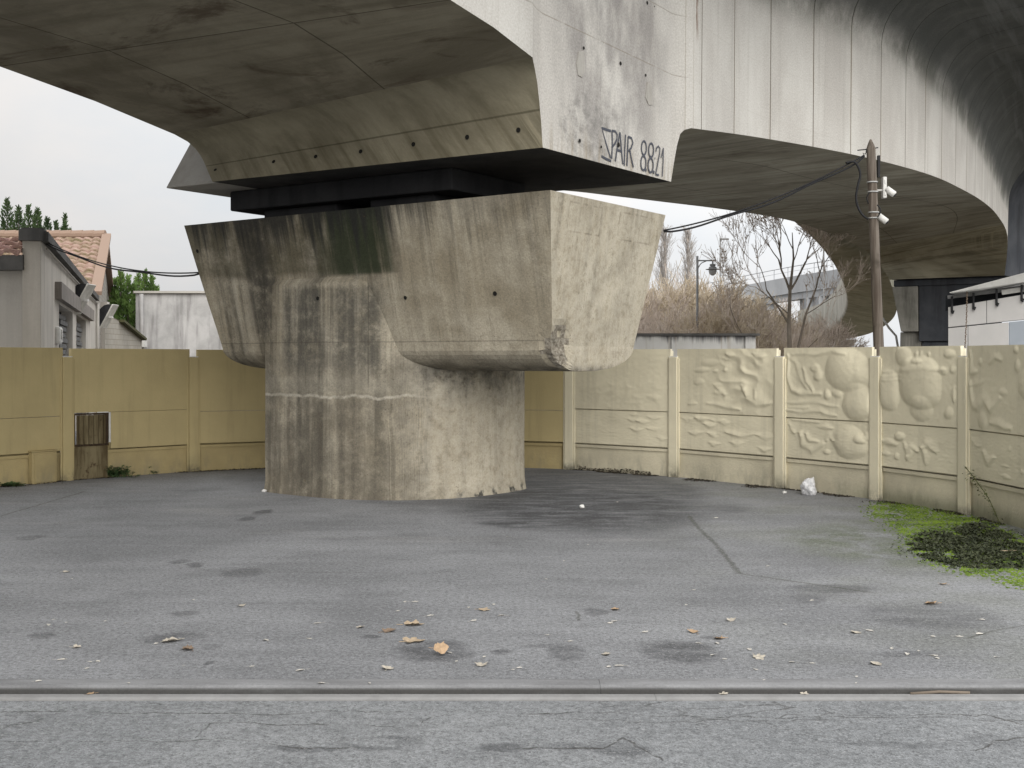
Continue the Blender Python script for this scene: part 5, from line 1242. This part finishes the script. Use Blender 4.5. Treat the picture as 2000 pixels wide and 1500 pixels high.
for k, (px, py, r) in enumerate(pb_):
    bm = bmesh.new(); bmesh.ops.create_icosphere(bm, subdivisions=2, radius=r)
    for v in bm.verts: v.co *= 1+.35*mnoise.noise(v.co*40+V((k,0,0))); v.co.z = v.co.z*.7+r*.55
    me = bpy.data.meshes.new('pebble'); bm.to_mesh(me); bm.free(); o = link('pebble', me, M_white); o.location = G(px, py)
    tag(o, ['white pebble on the stained asphalt right of the pier', 'white crumpled lump beside the plastic bag', 'white pebble at the left foot of the pier'][k], 'stone')
st_ = MB(); st_.tube([V((-.17,0,0)), V((0,.01,.006)), V((.17,0,0))], .009, 6); o = st_.build('stick', simple('dry_stick', (.22,.18,.14)), None, True); o.location = (P(1836,700,YK-.03).x, YK-.03, -.034); o.rotation_euler = (0,0,.05); tag(o, 'thin brown stick lying in the gutter at right', 'stick')
# plastic bag
bm = bmesh.new(); bmesh.ops.create_icosphere(bm, subdivisions=4, radius=.15)
for v in bm.verts:
    c = v.co; n = mnoise.noise(c*9)*.30+abs(mnoise.noise(c*22))*.22; v.co = c*(1+n); v.co.x *= .9
    if c.z > .05: v.co.z += .10*max(0, c.x*8)*max(0,c.z*7)*.6
    v.co.z = max(v.co.z, -.10)+.10
me = bpy.data.meshes.new('plastic_bag'); bm.to_mesh(me); bm.free()
bgm = Mat('bag_plastic'); bgm.col(bgm.mix(bgm.ss(bgm.noise(bgm.obj, 14, 5, .6), .35, .65), (.48,.48,.49), (.74,.74,.75))); bgm.b.inputs['Roughness'].default_value = .3; bgm.b.inputs['Transmission Weight'].default_value = .0
o = link('plastic_bag', me, bgm.m, None, False); g = G(1580,966); o.location = g; o.scale = (.72,.72,.85); tag(o, 'crumpled white plastic bag at the foot of the embossed fence', 'bag')
# moss, leaf heap, fence-foot debris (uncountable)
poly = [G(*q).xy for q in ((1680,985),(1760,972),(1850,984),(1920,1008),(2010,1050),(2080,1095),(2080,1165),(1990,1150),(1900,1130),(1800,1105),(1765,1075),(1745,1040),(1700,1012))]
def inside(p, poly):
    c = False; j = len(poly)-1
    for i in range(len(poly)):
        a, b = poly[i], poly[j]
        if (a.y > p[1]) != (b.y > p[1]) and p[0] < (b.x-a.x)*(p[1]-a.y)/(b.y-a.y)+a.x: c = not c
        j = i
    return c
def edge_d(p, poly):
    best = 9
    for i in range(len(poly)):
        a, b = poly[i-1], poly[i]; ab = b-a; t = max(0, min(1, (V(p)-a).dot(ab)/ab.length_squared)); best = min(best, (V(p)-a-ab*t).length)
    return best
M_moss = leafy('moss_green', (.05,.085,.012), (.17,.25,.022), 3.5); M_mulch = leafy('dark_mulch', (.018,.024,.012), (.075,.085,.042), 9)
x0, x1 = min(p.x for p in poly), max(p.x for p in poly); y0, y1 = min(p.y for p in poly), max(p.y for p in poly)
rnd = random.Random(9); mb = MB(); cnt = 0
while cnt < 15000:
    p = (rnd.uniform(x0,x1), rnd.uniform(y0,y1)); ins_ = inside(p, poly); e = edge_d(p, poly)
    prob = min(1, e/.22) if ins_ else max(0, .25-e*2.2)*.5
    if rnd.random() > prob*(.35+.9*mnoise.noise(V((p[0]*3, p[1]*3, 0)))+.35): cnt += .25; continue
    cnt += 1; r = rnd.uniform(.006,.02); h = r*rnd.uniform(.3,.8); a0 = rnd.uniform(0,6)
    vs = [V((p[0]+math.cos(a0+k*1.5708)*r*rnd.uniform(.7,1.3), p[1]+math.sin(a0+k*1.5708)*r*rnd.uniform(.7,1.3), .001)) for k in range(4)]+[V((p[0],p[1],h))]
    mb.add(vs, [(0,1,4),(1,2,4),(2,3,4),(3,0,4)])
o = mb.build('moss', M_moss); tag(o, 'bright green moss spreading over the asphalt by the right fence', 'moss', kind='stuff')
heap = [G(*q).xy for q in ((1770,1065),(1800,1042),(1850,1038),(1905,1022),(1960,1040),(2010,1068),(2080,1110),(2010,1110),(1925,1112),(1870,1108),(1800,1090))]
mb = MB(); cnt = 0
x0, x1 = min(p.x for p in heap)-.2, max(p.x for p in heap)+.2; y0, y1 = min(p.y for p in heap)-.2, max(p.y for p in heap)+.3
def tuft(mb, p, r, base=0):
    a = rnd.uniform(0,6.283); d = V((math.cos(a), math.sin(a), rnd.uniform(-.2,.9))).normalized(); s_ = d.cross(V((0,0,1))).normalized(); c = V((p[0],p[1],base+r*.4)); n = d.cross(s_)*r*rnd.uniform(-.5,.5)
    mb.add([c-d*r, c+s_*r*.5+n, c+d*r, c-s_*r*.5+n], [(0,1,2,3)])
while cnt < 15000:
    p = (rnd.uniform(x0,x1), rnd.uniform(y0,y1)); ins_ = inside(p, heap); e = edge_d(p, heap)
    if not ins_ and rnd.random() > max(0, .12-e*.6): cnt += .1; continue
    nz_ = mnoise.noise(V((p[0]*4, p[1]*4, 5)))
    if nz_ < -.12-(.5 if e > .35 and ins_ else 0): cnt += .2; continue
    cnt += 1; tuft(mb, p, rnd.choice((.006,.009,.012,.016,.026))*rnd.uniform(.8,1.2), (min(.045, e*.2)*rnd.random()*(1+nz_) if ins_ else 0))
rnd2 = random.Random(10)
for k in range(700):
    p = (rnd.uniform(x0-.5,x1), rnd.uniform(y0,y1+1.3))
    if inside(p, poly): tuft(mb, p, rnd.uniform(.008,.02))
o = mb.build('leaf_heap', M_mulch); tag(o, 'dark heap of rotting leaves and soil on the moss', 'leaf heap', kind='stuff')
M_deb = leafy('fence_debris', (.022,.019,.014), (.085,.07,.052), 20)
mb = MB()
for i in list(range(2,5))+list(range(7,13)):
    bay = Bay(posts[i], posts[i+1])
    for k in range(1500 if i in (7,8,9) else 700):
        t = rnd.uniform(0, bay.len); off = .03+abs(rnd.gauss(0,.16 if i in (7,8,9) else .09)); p = bay.p(t, off, 0)
        if mnoise.noise(V((p.x*2.1, p.y*2.1, 3))) < -.1+off: continue
        tuft(mb, (p.x,p.y), rnd.uniform(.006,.024))
    if i == 7:  # extra dark tufts imitate the shaded gap under the base slab
        for k in range(420):
            t = rnd.uniform(.15, bay.len*.78); z = rnd.random()*max(.01,(.055+.035*mnoise.noise(V((t*3,0,0))))); tuft(mb, bay.p(t, .012+rnd.random()*.02, 0).xy, rnd.uniform(.01,.024), z)
o = mb.build('debris', M_deb); tag(o, 'dark leaf crumbs along the foot of the fence, some imitating the shaded gap under it', 'debris', kind='stuff')
# dark hole under the right base slab
# weeds
M_weed = leafy('weed_green', (.04,.085,.03), (.10,.16,.06), 8); M_vine = leafy('vine_green', (.06,.075,.02), (.13,.14,.05), 8)
def weed(px, py, n, w, h, label, seed, mat=M_weed):
    g = G(px, py); o = thing('weed', g, label, 'plant', 'weeds along the fence foot'); r = random.Random(seed); ms = MB(); ml = MB()
    for k in range(n):
        b = V((r.gauss(0,w*.4), r.uniform(-.05,.05), 0)); tp = b+V((r.uniform(-.10,.10), r.uniform(-.1,.06), h*r.uniform(.35,1)*math.exp(-(b.x/w)**2))); ms.tube([b, (b+tp)/2+V((0,0,.02)), tp], .004, 4)
        for j in range(9):
            t = r.uniform(.25,1); c = b.lerp(tp, t); a = r.uniform(0,6.283); d = V((math.cos(a),math.sin(a),r.uniform(-.1,.5))).normalized(); s_ = d.cross(V((0,0,1))).normalized(); l = r.uniform(.03,.085)
            ml.add([c, c+d*l*.5+s_*l*.3, c+d*l, c+d*l*.5-s_*l*.3], [(0,1,2,3)])
    ms.build('stem', mat, o); ml.build('leaves', mat, o); return o
weed(232,932,46,.30,.20,'bushy green weed at the foot of the rusty hatch', 1)
weed(285,926,12,.16,.13,'smaller green weed right of the bushy one by the hatch', 2)
weed(14,950,26,.3,.08,'low weeds at the fence foot at the far left', 3)
# climbing stem on the right fence
bay = Bay(posts[11], posts[12])
vn = [on_plane(px, py, bay.p(0,.07,0), bay.n) for px, py in ((1958,1022),(1948,1000),(1935,972),(1918,948),(1905,930),(1890,912))]
vn = catmull(vn, 5); o = thing('climbing_weed', (vn[0].x,vn[0].y,0), 'thin leafy stem leaning on the right fence above the moss', 'plant'); ms = MB(); ml = MB()
ms.tube([p-V((vn[0].x,vn[0].y,0))+bay.n*.03 for p in vn], .005, 5)
r = random.Random(6)
for k in range(190):
    c = vn[int(r.random()**1.1*(len(vn)-1))]-V((vn[0].x,vn[0].y,0))+bay.n*r.uniform(.02,.07)+V((r.uniform(-.04,.04),0,r.uniform(-.04,.04))); a = r.uniform(0,6.283); d = V((math.cos(a),math.sin(a),r.uniform(-.8,.4))).normalized(); s_ = d.cross(V((0.1,0,1))).normalized(); l = r.uniform(.025,.05)
    ml.add([c, c+d*l*.5+s_*l*.25, c+d*l, c+d*l*.5-s_*l*.25], [(0,1,2,3)])
ms.build('stem', M_vine, o); ml.build('leaves', M_vine, o)

# ================================================================== light, sky, camera
w = bpy.data.worlds.new('World'); sc.world = w; w.use_nodes = True; nt = w.node_tree
bg = nt.nodes['Background']; sky = nt.nodes.new('ShaderNodeTexSky'); sky.sky_type = 'NISHITA'; sky.sun_disc = False
SE, SA = R_(28), R_(169)        # elevation; azimuth clockwise from +Y: behind the camera, to the right
sky.sun_elevation = SE; sky.sun_rotation = SA; sky.air_density = 1.0; sky.dust_density = 3.0; sky.ozone_density = 1.0
hs = nt.nodes.new('ShaderNodeHueSaturation'); hs.inputs['Saturation'].default_value = .22; hs.inputs['Value'].default_value = 1.0
nt.links.new(sky.outputs[0], hs.inputs['Color'])
# thin overcast: soft white cloud layer over the sky
tc = nt.nodes.new('ShaderNodeTexCoord'); nz = nt.nodes.new('ShaderNodeTexNoise'); nz.inputs['Scale'].default_value = 2.2; nz.inputs['Detail'].default_value = 5
mpn = nt.nodes.new('ShaderNodeMapping'); mpn.inputs['Scale'].default_value = (1,1,2.6); nt.links.new(tc.outputs['Generated'], mpn.inputs['Vector']); nt.links.new(mpn.outputs[0], nz.inputs['Vector'])
mr = nt.nodes.new('ShaderNodeMapRange'); mr.inputs['From Min'].default_value = .3; mr.inputs['From Max'].default_value = .7; mr.inputs['To Min'].default_value = .84; mr.inputs['To Max'].default_value = 1.0
nt.links.new(nz.outputs[0], mr.inputs['Value'])
mx = nt.nodes.new('ShaderNodeMix'); mx.data_type = 'RGBA'; nt.links.new(mr.outputs[0], mx.inputs[0]); nt.links.new(hs.outputs[0], mx.inputs[6]); mx.inputs[7].default_value = (8.5,8.45,8.5,1)
# overcast luminance rises from horizon to zenith
sx_ = nt.nodes.new('ShaderNodeSeparateXYZ'); nt.links.new(tc.outputs['Generated'], sx_.inputs[0])
ov_ = nt.nodes.new('ShaderNodeMapRange'); ov_.inputs['From Min'].default_value = 0; ov_.inputs['From Max'].default_value = 1; ov_.inputs['To Min'].default_value = .80; ov_.inputs['To Max'].default_value = 2.1
nt.links.new(sx_.outputs[2], ov_.inputs['Value'])
vm = nt.nodes.new('ShaderNodeVectorMath'); vm.operation = 'SCALE'; nt.links.new(mx.outputs[2], vm.inputs[0]); nt.links.new(ov_.outputs[0], vm.inputs['Scale'])
az_ = nt.nodes.new('ShaderNodeMapRange'); az_.inputs['From Min'].default_value = -.45; az_.inputs['From Max'].default_value = .45; az_.inputs['To Min'].default_value = .97; az_.inputs['To Max'].default_value = 1.55
nt.links.new(sx_.outputs[0], az_.inputs['Value']); vm2 = nt.nodes.new('ShaderNodeVectorMath'); vm2.operation = 'SCALE'; nt.links.new(vm.outputs[0], vm2.inputs[0]); nt.links.new(az_.outputs[0], vm2.inputs['Scale'])
nz2 = nt.nodes.new('ShaderNodeTexNoise'); nz2.inputs['Scale'].default_value = 3.2; nz2.inputs['Detail'].default_value = 6; nz2.inputs['Roughness'].default_value = .55
mp2 = nt.nodes.new('ShaderNodeMapping'); mp2.inputs['Scale'].default_value = (1,1,2.2); mp2.inputs['Location'].default_value = (3.1,.4,1.2); nt.links.new(tc.outputs['Generated'], mp2.inputs['Vector']); nt.links.new(mp2.outputs[0], nz2.inputs['Vector'])
mr2 = nt.nodes.new('ShaderNodeMapRange'); mr2.inputs['From Min'].default_value = .36; mr2.inputs['From Max'].default_value = .64; nt.links.new(nz2.outputs[0], mr2.inputs['Value'])
tin = nt.nodes.new('ShaderNodeMix'); tin.data_type = 'RGBA'; nt.links.new(mr2.outputs[0], tin.inputs[0]); tin.inputs[6].default_value = (.865,.915,.955,1); tin.inputs[7].default_value = (1.03,1.005,.975,1)
vm3 = nt.nodes.new('ShaderNodeVectorMath'); vm3.operation = 'MULTIPLY'; nt.links.new(vm2.outputs[0], vm3.inputs[0]); nt.links.new(tin.outputs[2], vm3.inputs[1])
nt.links.new(vm3.outputs[0], bg.inputs['Color']); bg.inputs['Strength'].default_value = .064
sun = bpy.data.lights.new('sun', 'SUN'); sun.energy = 1.5; sun.angle = R_(50); sun.color = (1,.965,.91)
so = bpy.data.objects.new('sun', sun); COL.objects.link(so)
sd = V((math.sin(SA)*math.cos(SE), math.cos(SA)*math.cos(SE), math.sin(SE)))
so.rotation_euler = sd.to_track_quat('Z', 'Y').to_euler()
cam = bpy.data.cameras.new('camera'); co = bpy.data.objects.new('camera', cam); COL.objects.link(co); co.location = (0,0,CZ); co.rotation_euler = (R_(90),0,0)
cam.sensor_width = 36; cam.lens = 36*F/2000; cam.shift_y = -50/2000; cam.clip_end = 2000; sc.camera = co
vs_ = sc.view_settings; vs_.view_transform = 'Standard'; vs_.look = 'None'; vs_.gamma = 1; vs_.exposure = .58
sc.cycles.max_bounces = 8; sc.cycles.use_denoising = True
